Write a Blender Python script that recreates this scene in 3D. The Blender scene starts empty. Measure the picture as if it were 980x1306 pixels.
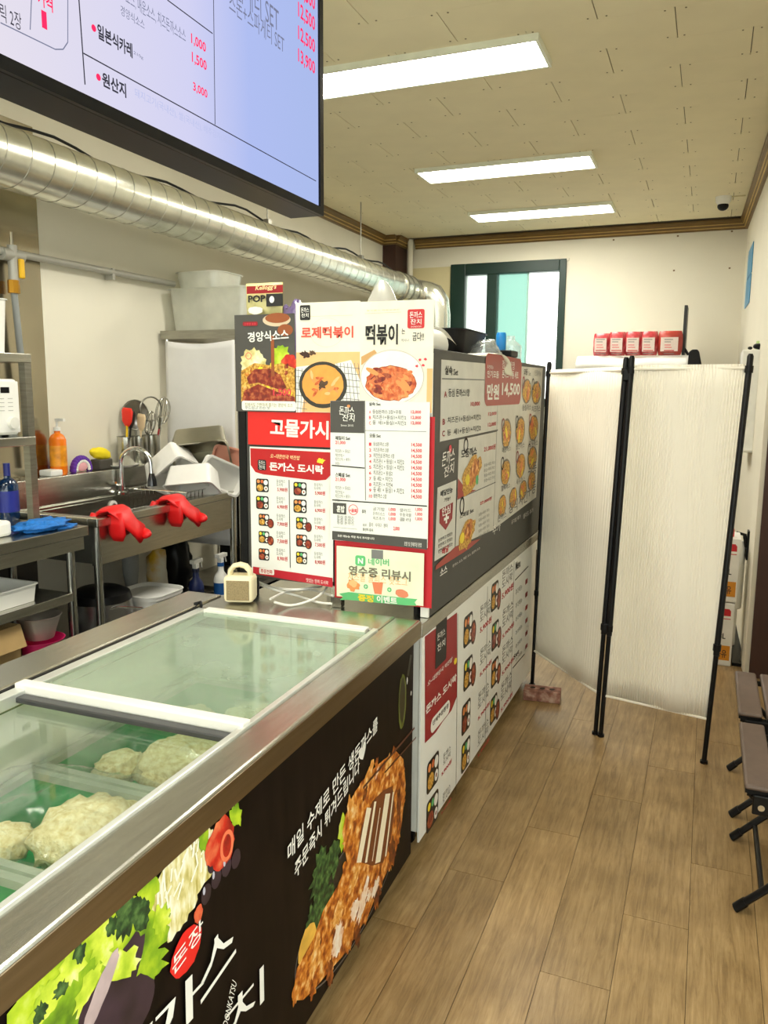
import bpy, math, random
from mathutils import Vector, Matrix, Euler, noise
random.seed(7)
R = math.radians
SC = bpy.context.scene
COL = SC.collection

# ------------------------------------------------------------------ camera
F, YAW, PITCH, ROLL = 1008.15, -0.3862, 0.1528, 0.0083
CAM = Vector((0.0, 0.0, 1.6))
def _rows():
    cy, sy = math.cos(YAW), math.sin(YAW); cp, sp = math.cos(PITCH), math.sin(PITCH)
    cr, sr = math.cos(ROLL), math.sin(ROLL)
    R0 = Matrix(((1, 0, 0), (0, 0, -1), (0, 1, 0)))
    Rz = Matrix(((cy, -sy, 0), (sy, cy, 0), (0, 0, 1)))
    Rp = Matrix(((1, 0, 0), (0, cp, -sp), (0, sp, cp)))
    Rr = Matrix(((cr, -sr, 0), (sr, cr, 0), (0, 0, 1)))
    return Rr @ Rp @ R0 @ Rz
ROT = _rows()                       # rows: right, down, forward
cam_d = bpy.data.cameras.new('camera'); cam = bpy.data.objects.new('camera', cam_d); COL.objects.link(cam)
cam_d.sensor_fit = 'HORIZONTAL'; cam_d.sensor_width = 36.0; cam_d.lens = F * 36.0 / 980.0
cam_d.clip_start = 0.02; cam_d.clip_end = 100
r_, d_, f_ = ROT[0], ROT[1], ROT[2]
cam.matrix_world = Matrix(((r_[0], -d_[0], -f_[0], CAM[0]), (r_[1], -d_[1], -f_[1], CAM[1]), (r_[2], -d_[2], -f_[2], CAM[2]), (0, 0, 0, 1)))
SC.camera = cam

# ------------------------------------------------------------------ world, exposure
w = bpy.data.worlds.new('daylight'); SC.world = w; w.use_nodes = True
bg = w.node_tree.nodes['Background']; bg.inputs[0].default_value = (1.0, 0.99, 0.95, 1); bg.inputs[1].default_value = 2.6
SC.view_settings.view_transform = 'Standard'; SC.view_settings.look = 'None'
SC.view_settings.exposure = 0.33; SC.view_settings.gamma = 1.0; SC.view_settings.use_curve_mapping = False
LAMP = 27.0                          # radiance of the ceiling LED panels

# ------------------------------------------------------------------ materials
def lin(c):
    c = c / 255.0
    return c / 12.92 if c <= 0.04045 else ((c + 0.055) / 1.055) ** 2.4
def rgb(t): return (lin(t[0]), lin(t[1]), lin(t[2]), 1.0)
MATS = {}
def mat(name, col, rough=0.5, metal=0.0, var=0.06, scale=12.0, bump=0.0, bscale=60.0, emit=0.0, stretch=None, spec=0.5, ramp=None, coat=0.0):
    if name in MATS: return MATS[name]
    m = bpy.data.materials.new(name); m.use_nodes = True; nt = m.node_tree; N = nt.nodes; L = nt.links
    b = N['Principled BSDF']; b.inputs['Roughness'].default_value = rough; b.inputs['Metallic'].default_value = metal
    b.inputs['Specular IOR Level'].default_value = spec
    b.inputs['Coat Weight'].default_value = coat
    tc = N.new('ShaderNodeTexCoord'); mp = N.new('ShaderNodeMapping'); L.new(tc.outputs['Object'], mp.inputs[0])
    if stretch: mp.inputs['Scale'].default_value = stretch
    nz = N.new('ShaderNodeTexNoise'); nz.inputs['Scale'].default_value = scale; nz.inputs['Detail'].default_value = 5
    L.new(mp.outputs[0], nz.inputs[0])
    cr = N.new('ShaderNodeValToRGB'); L.new(nz.outputs[0], cr.inputs[0])
    c = rgb(col)
    if ramp:
        els = cr.color_ramp.elements
        els[0].position, els[0].color = ramp[0][0], rgb(ramp[0][1]); els[1].position, els[1].color = ramp[-1][0], rgb(ramp[-1][1])
        for p, cc in ramp[1:-1]:
            e = els.new(p); e.color = rgb(cc)
    else:
        cr.color_ramp.elements[0].position = 0.3; cr.color_ramp.elements[1].position = 0.7
        cr.color_ramp.elements[0].color = tuple(max(0, x * (1 - var)) for x in c[:3]) + (1,)
        cr.color_ramp.elements[1].color = tuple(min(1, x * (1 + var)) for x in c[:3]) + (1,)
    L.new(cr.outputs[0], b.inputs['Base Color'])
    if bump:
        bz = N.new('ShaderNodeTexNoise'); bz.inputs['Scale'].default_value = bscale; bz.inputs['Detail'].default_value = 3; L.new(mp.outputs[0], bz.inputs[0])
        bp = N.new('ShaderNodeBump'); bp.inputs['Strength'].default_value = bump; bp.inputs['Distance'].default_value = 0.01
        L.new(bz.outputs[0], bp.inputs['Height']); L.new(bp.outputs[0], b.inputs['Normal'])
    if emit:
        L.new(cr.outputs[0], b.inputs['Emission Color']); b.inputs['Emission Strength'].default_value = emit
    MATS[name] = m
    return m
def mat_film(name, col, clear=0.8, rough=0.1, milk=0.0, milkcol=(220, 235, 225), ior=1.45):
    """thin glass or plastic film: tinted see-through, some gloss, some milkiness"""
    if name in MATS: return MATS[name]
    m = bpy.data.materials.new(name); m.use_nodes = True; nt = m.node_tree; N = nt.nodes; L = nt.links
    for n in list(N):
        if n.type == 'BSDF_PRINCIPLED': N.remove(n)
    out = N['Material Output']
    tr = N.new('ShaderNodeBsdfTransparent'); tr.inputs[0].default_value = rgb(col)
    gl = N.new('ShaderNodeBsdfGlossy'); gl.inputs['Roughness'].default_value = rough; gl.inputs[0].default_value = (1, 1, 1, 1)
    df = N.new('ShaderNodeBsdfDiffuse'); df.inputs[0].default_value = rgb(milkcol)
    tl = N.new('ShaderNodeBsdfTranslucent'); tl.inputs[0].default_value = rgb(milkcol)
    m0 = N.new('ShaderNodeMixShader'); m0.inputs[0].default_value = 0.5; L.new(df.outputs[0], m0.inputs[1]); L.new(tl.outputs[0], m0.inputs[2])
    m1 = N.new('ShaderNodeMixShader'); L.new(tr.outputs[0], m1.inputs[1]); L.new(m0.outputs[0], m1.inputs[2])
    tc = N.new('ShaderNodeTexCoord'); nz = N.new('ShaderNodeTexNoise'); nz.inputs['Scale'].default_value = 5.0; nz.inputs['Detail'].default_value = 6; L.new(tc.outputs['Object'], nz.inputs[0])
    mr = N.new('ShaderNodeMapRange'); mr.inputs[1].default_value = 0.3; mr.inputs[2].default_value = 0.7; mr.inputs[3].default_value = milk * 0.75; mr.inputs[4].default_value = min(1, milk * 1.25)
    L.new(nz.outputs[0], mr.inputs[0]); L.new(mr.outputs[0], m1.inputs[0])
    fr = N.new('ShaderNodeFresnel')
    ge = N.new('ShaderNodeNewGeometry'); e1 = N.new('ShaderNodeMath'); e1.operation = 'MULTIPLY_ADD'; e1.inputs[1].default_value = -2.0; e1.inputs[2].default_value = 1.0; L.new(ge.outputs['Backfacing'], e1.inputs[0])
    e2 = N.new('ShaderNodeMath'); e2.operation = 'POWER'; e2.inputs[0].default_value = ior; L.new(e1.outputs[0], e2.inputs[1]); L.new(e2.outputs[0], fr.inputs[0])
    mx = N.new('ShaderNodeMath'); mx.operation = 'MULTIPLY_ADD'; mx.inputs[1].default_value = 0.9; mx.inputs[2].default_value = max(0.0, (1 - clear) * 0.5); mx.use_clamp = True
    L.new(fr.outputs[0], mx.inputs[0])
    m2 = N.new('ShaderNodeMixShader'); L.new(mx.outputs[0], m2.inputs[0]); L.new(m1.outputs[0], m2.inputs[1]); L.new(gl.outputs[0], m2.inputs[2])
    L.new(m2.outputs[0], out.inputs[0])
    MATS[name] = m
    return m
def mat_wood():
    m = bpy.data.materials.new('floor_wood'); m.use_nodes = True; nt = m.node_tree; N = nt.nodes; L = nt.links; b = N['Principled BSDF']
    tc = N.new('ShaderNodeTexCoord'); oi = N.new('ShaderNodeObjectInfo')
    ad = N.new('ShaderNodeVectorMath'); ad.operation = 'ADD'; mul = N.new('ShaderNodeVectorMath'); mul.operation = 'SCALE'; mul.inputs['Scale'].default_value = 7.0
    cb = N.new('ShaderNodeCombineXYZ'); [L.new(oi.outputs['Random'], cb.inputs[i]) for i in range(3)]
    L.new(cb.outputs[0], mul.inputs[0]); L.new(tc.outputs['Object'], ad.inputs[0]); L.new(mul.outputs[0], ad.inputs[1])
    mp = N.new('ShaderNodeMapping'); mp.inputs['Scale'].default_value = (30, 2.2, 1); L.new(ad.outputs[0], mp.inputs[0])
    n1 = N.new('ShaderNodeTexNoise'); n1.inputs['Scale'].default_value = 2.2; n1.inputs['Detail'].default_value = 8; n1.inputs['Roughness'].default_value = 0.72; n1.inputs['Distortion'].default_value = 0.6; L.new(mp.outputs[0], n1.inputs[0])
    n2 = N.new('ShaderNodeTexNoise'); n2.inputs['Scale'].default_value = 5.5; n2.inputs['Detail'].default_value = 4; L.new(ad.outputs[0], n2.inputs[0])
    cr = N.new('ShaderNodeValToRGB'); e = cr.color_ramp.elements; e[0].position = .25; e[0].color = rgb((120, 95, 60)); e[1].position = .75; e[1].color = rgb((192, 164, 118)); k = e.new(.5); k.color = rgb((164, 135, 92))
    L.new(n1.outputs[0], cr.inputs[0])
    c2 = N.new('ShaderNodeValToRGB'); c2.color_ramp.elements[0].position = .3; c2.color_ramp.elements[0].color = (.60, .57, .50, 1); c2.color_ramp.elements[1].position = .65; c2.color_ramp.elements[1].color = (1.0, 1.0, 1.0, 1); L.new(n2.outputs[0], c2.inputs[0])
    mx = N.new('ShaderNodeMix'); mx.data_type = 'RGBA'; mx.blend_type = 'MULTIPLY'; mx.inputs[0].default_value = 0.8; L.new(cr.outputs[0], mx.inputs[6]); L.new(c2.outputs[0], mx.inputs[7])
    mr = N.new('ShaderNodeMapRange'); mr.inputs[3].default_value = 0.9; mr.inputs[4].default_value = 1.1; L.new(oi.outputs['Random'], mr.inputs[0])
    hv = N.new('ShaderNodeHueSaturation'); L.new(mr.outputs[0], hv.inputs['Value']); L.new(mx.outputs[2], hv.inputs['Color']); L.new(hv.outputs[0], b.inputs['Base Color'])
    b.inputs['Roughness'].default_value = 0.32
    bp = N.new('ShaderNodeBump'); bp.inputs['Strength'].default_value = 0.12; bp.inputs['Distance'].default_value = .002; L.new(n1.outputs[0], bp.inputs['Height']); L.new(bp.outputs[0], b.inputs['Normal'])
    return m
STEEL = mat('brushed_steel', (190, 189, 180), .25, 1.0, .10, 3, .05, 50, stretch=(30, 2, 30))
STEEL2 = mat('dull_steel', (164, 162, 152), .36, 1.0, .12, 4, .05, 40, stretch=(3, 3, 25))
DUCT = mat('galvanised', (218, 219, 206), .27, .88, .15, 6, .08, 14)
CHROME = mat('chrome', (225, 225, 222), .10, 1.0, .02)
ALU = mat('aluminium', (225, 228, 224), .32, .6, .04)
BLACK = mat('black_plastic', (7, 7, 8), .42, 0, .1, spec=.25)
BLACKM = mat('black_metal', (9, 9, 10), .38, 0, .1, spec=.3)
WHITE = mat('white_plastic', (236, 235, 228), .42, 0, .02)
PAPER = mat('white_paper', (236, 236, 230), .55, 0, .01)
WALLM = mat('cream_wall', (226, 221, 204), .85, 0, .025, 2.5, .03, 90)
CEILM = mat('ceiling_tile_paint', (228, 218, 184), .9, 0, .03, 5, .05, 150)
CEILB = mat('ceiling_joint', (96, 86, 60), .9)
TRIM = mat('brown_crown', (112, 84, 36), .42, 0, .2, 10, stretch=(1, 1, 12))
TRIMG = mat('gold_line', (196, 164, 92), .4, .2, .15, 10)
BROWN = mat('dark_brown', (62, 34, 24), .5, 0, .12, 6, stretch=(8, 8, 1))
GREENF = mat('green_frame', (3, 42, 34), .4, 0, .08)
CREAMB = mat('cream_board', (214, 203, 160), .8, 0, .03, 3)
INK = mat('ink_black', (34, 33, 32), .6); GREYINK = mat('ink_grey', (120, 120, 118), .6); RED = mat('ink_red', (196, 28, 40), .5)
PINK = mat('ink_pinkred', (226, 62, 78), .55); DRED = mat('ink_darkred', (150, 22, 34), .45); BRED = mat('banner_red', (228, 32, 26), .45)
CHAR = mat('charcoal_print', (74, 72, 68), .45); DCHAR = mat('dark_board', (58, 58, 54), .45); WINK = mat('ink_white', (240, 238, 230), .5)
YEL = mat('ink_yellow', (240, 214, 50), .5); GRN = mat('ink_green', (96, 190, 120), .5); ORG = mat('ink_orange', (236, 150, 84), .5); PEACH = mat('ink_peach', (243, 190, 128), .5)
LGRN = mat('pale_green_paper', (230, 236, 205), .5)
CRUMB = mat('print_breading', (200, 120, 40), .45, ramp=[(.25, (70, 28, 8)), (.42, (170, 84, 18)), (.55, (222, 138, 44)), (.7, (250, 208, 140))], scale=38)
CRUMBS = mat('print_small_breading', (200, 140, 50), .5, ramp=[(.3, (122, 74, 26)), (.5, (206, 150, 50)), (.7, (240, 205, 110))], scale=110)
SAUCE = mat('print_sauce', (130, 40, 20), .35, ramp=[(.3, (84, 20, 10)), (.5, (140, 40, 22)), (.7, (205, 120, 70))], scale=55)
LETT = mat('print_lettuce', (140, 180, 30), .45, ramp=[(.28, (40, 80, 14)), (.45, (130, 170, 24)), (.6, (190, 212, 40)), (.78, (232, 238, 140))], scale=14)
ONION = mat('print_shredded', (230, 222, 170), .45, ramp=[(.3, (176, 160, 70)), (.48, (226, 214, 150)), (.7, (250, 248, 228))], scale=26, stretch=(1, 3, 1))
TOM = mat('print_tomato', (200, 30, 20), .4, ramp=[(.3, (130, 12, 8)), (.5, (206, 40, 22)), (.75, (240, 140, 90))], scale=22)
KALE = mat('print_kale', (40, 70, 30), .5, ramp=[(.3, (10, 24, 10)), (.5, (40, 74, 30)), (.72, (96, 130, 64))], scale=60)
CHEESE = mat('print_cheese', (248, 236, 205), .4); POT = mat('print_potato', (226, 176, 70), .4, 0, .2, 20)
AUB = mat('print_aubergine', (52, 36, 48), .35, 0, .5, 12); DARKP = mat('print_dark_wood', (12, 9, 8), .4, ramp=[(.3, (3, 2, 2)), (.7, (22, 14, 12))], scale=7, stretch=(1, 4, 1), spec=.12)
GLOBE = mat('print_oil_green', (96, 104, 40), .4, 0, .4, 18)
TTEOK = mat('print_tteok', (206, 90, 36), .4, ramp=[(.3, (170, 50, 20)), (.5, (214, 104, 50)), (.72, (240, 176, 110))], scale=50)
ROSE = mat('print_rose_soup', (238, 160, 70), .4, 0, .08, 30)

# ------------------------------------------------------------------ mesh building
class MB:
    def __init__(s): s.v = []; s.f = []; s.m = []; s.M = Matrix.Identity(4); s.k = 0
    def add(s, vs, fs):
        n = len(s.v); s.v += [s.M @ Vector(p) for p in vs]; s.f += [tuple(i + n for i in f) for f in fs]; s.m += [s.k] * len(fs); return s
    def box(s, x0, y0, z0, x1, y1, z1):
        vs = [(x, y, z) for x in (x0, x1) for y in (y0, y1) for z in (z0, z1)]
        return s.add(vs, [(0, 1, 3, 2), (4, 6, 7, 5), (0, 4, 5, 1), (2, 3, 7, 6), (0, 2, 6, 4), (1, 5, 7, 3)])
    def cbox(s, c, sz): return s.box(*(c[i] - sz[i] / 2 for i in range(3)), *(c[i] + sz[i] / 2 for i in range(3)))
    def lathe(s, prof, c=(0, 0, 0), n=20, rx=1.0, ry=1.0, cap=True):
        vs = []; fs = []
        for r, z in prof:
            for i in range(n):
                a = 2 * math.pi * i / n; vs.append((c[0] + r * rx * math.cos(a), c[1] + r * ry * math.sin(a), c[2] + z))
        for k in range(len(prof) - 1):
            for i in range(n):
                j = (i + 1) % n; fs.append((k * n + i, k * n + j, (k + 1) * n + j, (k + 1) * n + i))
        if cap:
            fs.append(tuple(reversed(range(n)))); fs.append(tuple((len(prof) - 1) * n + i for i in range(n)))
        return s.add(vs, fs)
    def tube(s, pts, r, n=10, cap=True, flat=None):
        pts = [Vector(p) for p in pts]; vs = []; fs = []; rs = r if isinstance(r, (list, tuple)) else [r] * len(pts)
        t0 = (pts[1] - pts[0]).normalized(); up = Vector((0, 0, 1)) if abs(t0.z) < .9 else Vector((0, 1, 0))
        a = t0.cross(up).normalized()
        for k, p in enumerate(pts):
            t = (pts[min(k + 1, len(pts) - 1)] - pts[max(k - 1, 0)]).normalized()
            a = (a - t * a.dot(t)).normalized(); b = t.cross(a)
            fl = flat[k] if isinstance(flat, (list, tuple)) else (flat or 1.0)
            for i in range(n):
                q = 2 * math.pi * i / n; vs.append(p + a * rs[k] * math.cos(q) + b * rs[k] * fl * math.sin(q))
        for k in range(len(pts) - 1):
            for i in range(n):
                j = (i + 1) % n; fs.append((k * n + i, k * n + j, (k + 1) * n + j, (k + 1) * n + i))
        if cap: fs.append(tuple(reversed(range(n)))); fs.append(tuple((len(pts) - 1) * n + i for i in range(n)))
        return s.add(vs, fs)
    def prism(s, poly, axis, a, b):
        """poly: 2-D points in the two other axes, extruded along axis from a to b"""
        def P(q, t):
            l = list(q); l.insert(axis, t); return tuple(l)
        n = len(poly); vs = [P(q, a) for q in poly] + [P(q, b) for q in poly]
        fs = [tuple(reversed(range(n))), tuple(range(n, 2 * n))] + [(i, (i + 1) % n, n + (i + 1) % n, n + i) for i in range(n)]
        return s.add(vs, fs)
    def grid(s, fn, nu, nv):
        vs = [fn(i / nu, j / nv) for j in range(nv + 1) for i in range(nu + 1)]
        fs = [(j * (nu + 1) + i, j * (nu + 1) + i + 1, (j + 1) * (nu + 1) + i + 1, (j + 1) * (nu + 1) + i) for j in range(nv) for i in range(nu)]
        return s.add(vs, fs)
    def tub(s, w, d, h, t=.004, taper=.85, rim=.01, rr=.18):
        """open container, base centre at origin; w, d at the rim"""
        def ring(sw, sd, z):
            out = []; r = min(sw, sd) * rr
            for cx, cy, a0 in ((1, 1, 0), (-1, 1, 90), (-1, -1, 180), (1, -1, 270)):
                for k in range(4):
                    a = R(a0 + 30 * k); out.append((cx * (sw / 2 - r) + r * math.cos(a), cy * (sd / 2 - r) + r * math.sin(a), z))
            return out
        rings = [ring(w * taper, d * taper, 0), ring(w, d, h - .004), ring(w + rim * 2, d + rim * 2, h - .004), ring(w + rim * 2, d + rim * 2, h), ring(w - 2 * t, d - 2 * t, h), ring(w * taper - 2 * t, d * taper - 2 * t, t)]
        vs = sum(rings, []); n = 16; fs = [tuple(reversed(range(n)))]
        for k in range(len(rings) - 1):
            for i in range(n):
                j = (i + 1) % n; fs.append((k * n + i, k * n + j, (k + 1) * n + j, (k + 1) * n + i))
        fs.append(tuple((len(rings) - 1) * n + i for i in range(n)))
        return s.add(vs, fs)
    def lump(s, c, rad, seed=0, amp=.25, fr=2.0, nu=20, nv=12):
        vs = []; fs = []; so = Vector((seed * 3.7, seed * 1.3, seed * 9.1))
        for j in range(nv + 1):
            th = math.pi * j / nv
            for i in range(nu):
                ph = 2 * math.pi * i / nu; d = Vector((math.sin(th) * math.cos(ph), math.sin(th) * math.sin(ph), math.cos(th)))
                k = 1 + amp * noise.fractal(d * fr + so, 1.0, 2.0, 4)
                vs.append((c[0] + d.x * rad[0] * k, c[1] + d.y * rad[1] * k, c[2] + d.z * rad[2] * k))
        for j in range(nv):
            for i in range(nu):
                q = (i + 1) % nu; fs.append((j * nu + i, (j + 1) * nu + i, (j + 1) * nu + q, j * nu + q))
        return s.add(vs, fs)
WL = {}
def finish(o, parent):
    COL.objects.link(o)
    if parent is not None: o.parent = parent
def build(name, mb, ms, parent=None, label=None, cat=None, group=None, kind=None, smooth=False, bevel=0, solid=0, origin=None):
    me = bpy.data.meshes.new(name)
    lo = Vector([min(v[i] for v in mb.v) for i in range(3)]); hi = Vector([max(v[i] for v in mb.v) for i in range(3)])
    c = Vector(origin) if origin else Vector(((lo.x + hi.x) / 2, (lo.y + hi.y) / 2, lo.z))
    me.from_pydata([v - c for v in mb.v], [], mb.f)
    for m in (ms if isinstance(ms, (list, tuple)) else [ms]): me.materials.append(m)
    for p, k in zip(me.polygons, mb.m): p.material_index = k; p.use_smooth = bool(smooth)
    if smooth and smooth != 'all': me.set_sharp_from_angle(angle=R(40))
    me.update()
    o = bpy.data.objects.new(name, me); o.location = c - (WL[parent.name] if parent is not None else Vector())
    finish(o, parent); WL[o.name] = c
    if bevel:
        b = o.modifiers.new('bevel', 'BEVEL'); b.width = bevel; b.segments = 2; b.limit_method = 'ANGLE'
    if solid:
        b = o.modifiers.new('solid', 'SOLIDIFY'); b.thickness = solid; b.offset = 0
    return tag(o, label, cat, group, kind)
def tag(o, label=None, cat=None, group=None, kind=None):
    if label: o['label'] = label
    if cat: o['category'] = cat
    if group: o['group'] = group
    if kind: o['kind'] = kind
    return o
def thing(name, label, cat, loc, group=None, kind=None):
    o = bpy.data.objects.new(name, None); o.empty_display_size = .05; o.location = loc; COL.objects.link(o); WL[o.name] = Vector(loc)
    return tag(o, label, cat, group, kind)
def inst(name, me, loc, parent):
    o = bpy.data.objects.new(name, me); o.location = Vector(loc) - (WL[parent.name] if parent is not None else Vector()); finish(o, parent); WL[o.name] = Vector(loc); return o
def B(*a): return MB().box(*a)
def T(*a, **k): return MB().tube(*a, **k)
def ray(u, v): return ROT.transposed() @ Vector(((u - 490) / F, (v - 653) / F, 1.0))
def at(u, v, ax, val):
    d = ray(u, v); return CAM + d * ((val - CAM[ax]) / d[ax])
def smooth_path(pts, k=6):
    pts = [Vector(q) for q in pts]; out = []; n = len(pts)
    for i in range(n - 1):
        a, b, c, d = pts[max(i - 1, 0)], pts[i], pts[i + 1], pts[min(i + 2, n - 1)]
        for j in range(k):
            t = j / k; out.append(.5 * ((2 * b) + (c - a) * t + (2 * a - 5 * b + 4 * c - d) * t * t + (3 * b - a - 3 * c + d) * t ** 3))
    return out + [pts[-1]]
def depth_m(p): return (ROT @ (Vector(p) - CAM))[2] / F          # metres per reference pixel at point p

# ------------------------------------------------------------------ flat print on real surfaces
_tc = {}
def glyphs(s, bold, shear):
    k = (s, bold, shear)
    if k in _tc: return _tc[k]
    cu = bpy.data.curves.new('lettering', 'FONT'); cu.body = s; cu.resolution_u = 2; cu.offset = bold; cu.shear = shear
    o = bpy.data.objects.new('lettering', cu); me = o.to_mesh(); 
    vs = [(v.co.x, v.co.y) for v in me.vertices]; fs = [tuple(p.vertices) for p in me.polygons]
    o.to_mesh_clear(); bpy.data.objects.remove(o); bpy.data.curves.remove(cu)
    x0 = min(v[0] for v in vs); x1 = max(v[0] for v in vs); y0 = min(v[1] for v in vs); y1 = max(v[1] for v in vs)
    _tc[k] = ([((a - x0) / max(1e-6, x1 - x0), (b - y0) / max(1e-6, y1 - y0)) for a, b in vs], fs)
    return _tc[k]
class Print:
    """print laid on a vertical surface through p0 with outward normal n; positions are read off the photograph and put on that surface"""
    def __init__(s, parent, p0, n):
        s.parent = parent; s.p0 = Vector(p0); s.n = Vector(n).normalized(); s.z = Vector((0, 0, 1)); s.t = s.z.cross(s.n).normalized()
        s.bag = {'printed_picture': (MB(), []), 'lettering': (MB(), [])}
    def P(s, u, v, lay=1):
        d = ray(u, v); k = (s.p0 - CAM).dot(s.n) / d.dot(s.n); return CAM + d * k + s.n * (.0006 * lay)
    def _m(s, w, m):
        mb, ms = s.bag[w]
        if m not in ms: ms.append(m)
        mb.k = ms.index(m); return mb
    def pts3(s, pts, m, w='printed_picture'):
        mb = s._m(w, m); mb.add(pts, [tuple(range(len(pts)))])
    def poly(s, px, m, lay=1): s.pts3([s.P(u, v, lay) for u, v in px], m)
    def rect(s, u0, v0, u1, v1, m, lay=1, r=0, w='printed_picture'):
        a, b = s.P(u0, v0, lay), s.P(u1, v1, lay); W = (b - a).dot(s.t); z0, z1 = sorted((a.z, b.z))
        o = Vector((a.x, a.y, 0))
        if W < 0: o = o + s.t * W; W = -W
        if r <= 0: q = [(0, z0), (W, z0), (W, z1), (0, z1)]
        else:
            q = []; r = min(r, W / 2, (z1 - z0) / 2)
            for cx, cz, a0 in ((W - r, z1 - r, 0), (r, z1 - r, 90), (r, z0 + r, 180), (W - r, z0 + r, 270)):
                q += [(cx + r * math.cos(R(a0 + 22.5 * k)), cz + r * math.sin(R(a0 + 22.5 * k))) for k in range(5)]
        s.pts3([o + s.t * x + s.z * z for x, z in q], m, w)
    def ell(s, u, v, rt, rz, m, lay=1, jag=0, n=22, rot=0, seed=0):
        c = s.P(u, v, lay); rnd = random.Random(seed * 77 + int(u * 3 + v)); q = []
        for i in range(n):
            a = 2 * math.pi * i / n; k = 1 + jag * (rnd.random() - .5) * 2; x, y = rt * k * math.cos(a), rz * k * math.sin(a)
            q.append(c + s.t * (x * math.cos(rot) - y * math.sin(rot)) + s.z * (x * math.sin(rot) + y * math.cos(rot)))
        mb = s._m('printed_picture', m); mb.add([c] + q, [(0, 1 + i, 1 + (i + 1) % n) for i in range(n)])
    def ringe(s, u, v, rt, rz, wd, m, lay=1, n=28):
        c = s.P(u, v, lay); mb = s._m('printed_picture', m); vs = []
        for i in range(n):
            a = 2 * math.pi * i / n
            vs += [c + s.t * rt * math.cos(a) + s.z * rz * math.sin(a), c + s.t * (rt - wd) * math.cos(a) + s.z * (rz - wd) * math.sin(a)]
        mb.add(vs, [(2 * i, (2 * i + 2) % (2 * n), (2 * i + 3) % (2 * n), 2 * i + 1) for i in range(n)])
    def line(s, a, b, wd, m, lay=1):
        p, q = s.P(*a, lay), s.P(*b, lay); d = (q - p).normalized(); e = s.n.cross(d) * wd / 2
        s.pts3([p - e, q - e, q + e, p + e], m)
    def text(s, tx, u0, v0, u1, v1, m, lay=2, bold=0.0, shear=0.0):
        """left-bottom and right-top corners in the photograph"""
        a, b = s.P(u0, v0, lay), s.P(u1, v1, lay); W = (b - a).dot(s.t); h = b.z - a.z; ln = tx.split('\n')
        if s.n.x > .5: h = max(h, .62 * len(ln) * W / max(len(l) for l in ln))
        s._txt(tx, a, s.t * W, s.z * h, m, bold, shear)
    def text3(s, tx, bl, br, tl, m, lay=2, bold=0.0, shear=0.0):
        a = s.P(*bl, lay); s._txt(tx, a, s.P(*br, lay) - a, s.P(*tl, lay) - a, m, bold, shear)
    def _txt(s, tx, o, ux, uy, m, bold, shear):
        vs, fs = glyphs(tx, bold, shear); mb = s._m('lettering', m); mb.add([o + ux * x + uy * y for x, y in vs], fs)
    def done(s):
        for w, (mb, ms) in s.bag.items():
            if mb.v: build(w, mb, ms, s.parent, kind='stuff' if w == 'lettering' or len(mb.f) <= 12 else None)

# ================================================================== SETTING
ZC = 3.12; XL = -3.14; YB = 7.95; YF = -2.6; ZK = 0.17; XJ = 0.78; YJ = 4.80
def xr(y): return 0.215 + 0.026 * (7.93 - y)          # right wall runs slightly askew

fl = build('floor', B(XL - .1, YF, -.12, XJ + .1, YB + .1, -.004), mat('floor_joint', (60, 46, 30), .8), kind='structure')
WOOD = mat_wood()
pm = {}
def plank_mesh(l):
    l = round(l, 3)
    if l not in pm:
        mb = MB().cbox((0, 0, -.002), (.1885, l - .0015, .004)); me = bpy.data.meshes.new('plank'); me.from_pydata(mb.v, [], mb.f); me.materials.append(WOOD); pm[l] = me
    return pm[l]
col_off = {-4: 2.04, -3: 2.368, -2: 2.735, -1: 2.01, 0: 2.355, 1: 2.725, 2: 2.04, 3: 2.37}
for k, y0 in col_off.items():
    x = -.05 + .19 * k + .0
    for j in range(-2, 6):
        a, b = y0 + 1.065 * j, y0 + 1.065 * (j + 1); b = min(b, YB)
        xx = x
        if b - a < .05 or (x - .09 > xr(b) and a > YJ - .3): continue
        inst('plank', plank_mesh(b - a), (xx, (a + b) / 2, 0), fl)
build('floor_kitchen', B(XL, YF, 0, -1.86, YB, ZK), mat('kitchen_tile', (60, 58, 54), .5, 0, .2, 5), kind='structure')

ce = build('ceiling', B(XL - .1, YF - .1, ZC + .009, XJ + .15, YB + .1, ZC + .12), CEILB, kind='structure')
tm = {}
def tile_mesh(wd):
    wd = round(wd, 3)
    if wd not in tm:
        mb = MB().cbox((0, 0, .0045), (wd - .004, .2992, .009)); me = bpy.data.meshes.new('ceiling_tile'); me.from_pydata(mb.v, [], mb.f); me.materials.append(CEILM); tm[wd] = me
    return tm[wd]
nails = MB()
for j in range(-6, 15):
    y = 3.60 + .3 * j; base = -.23 if j % 2 == 0 else .07
    if y + .3 > YB + .06: continue
    k = -6
    while True:
        a = base + .6 * k; b = a + .6; k += 1
        if b < XL + .05: continue
        if a > .72: break
        a2, b2 = max(a, XL), min(b, .74)
        inst('ceiling_tile', tile_mesh(b2 - a2), ((a2 + b2) / 2, y + .15, ZC), ce)
        if y > 2 and b2 == b:
            for dx in (-.035, .035):
                for dy in (.02, .28): nails.cbox((b + dx + random.uniform(-.01, .01), y + dy, ZC - .0005), (.007, .007, .002))
build('nail_heads', nails, mat('nail_dark', (110, 96, 62), .6), ce, kind='stuff')
# the part of the ceiling over the viewer
B1 = build('ceiling_board', B(XL, YF, ZC, XJ, 1.8, ZC + .008), CEILM, ce)

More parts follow.
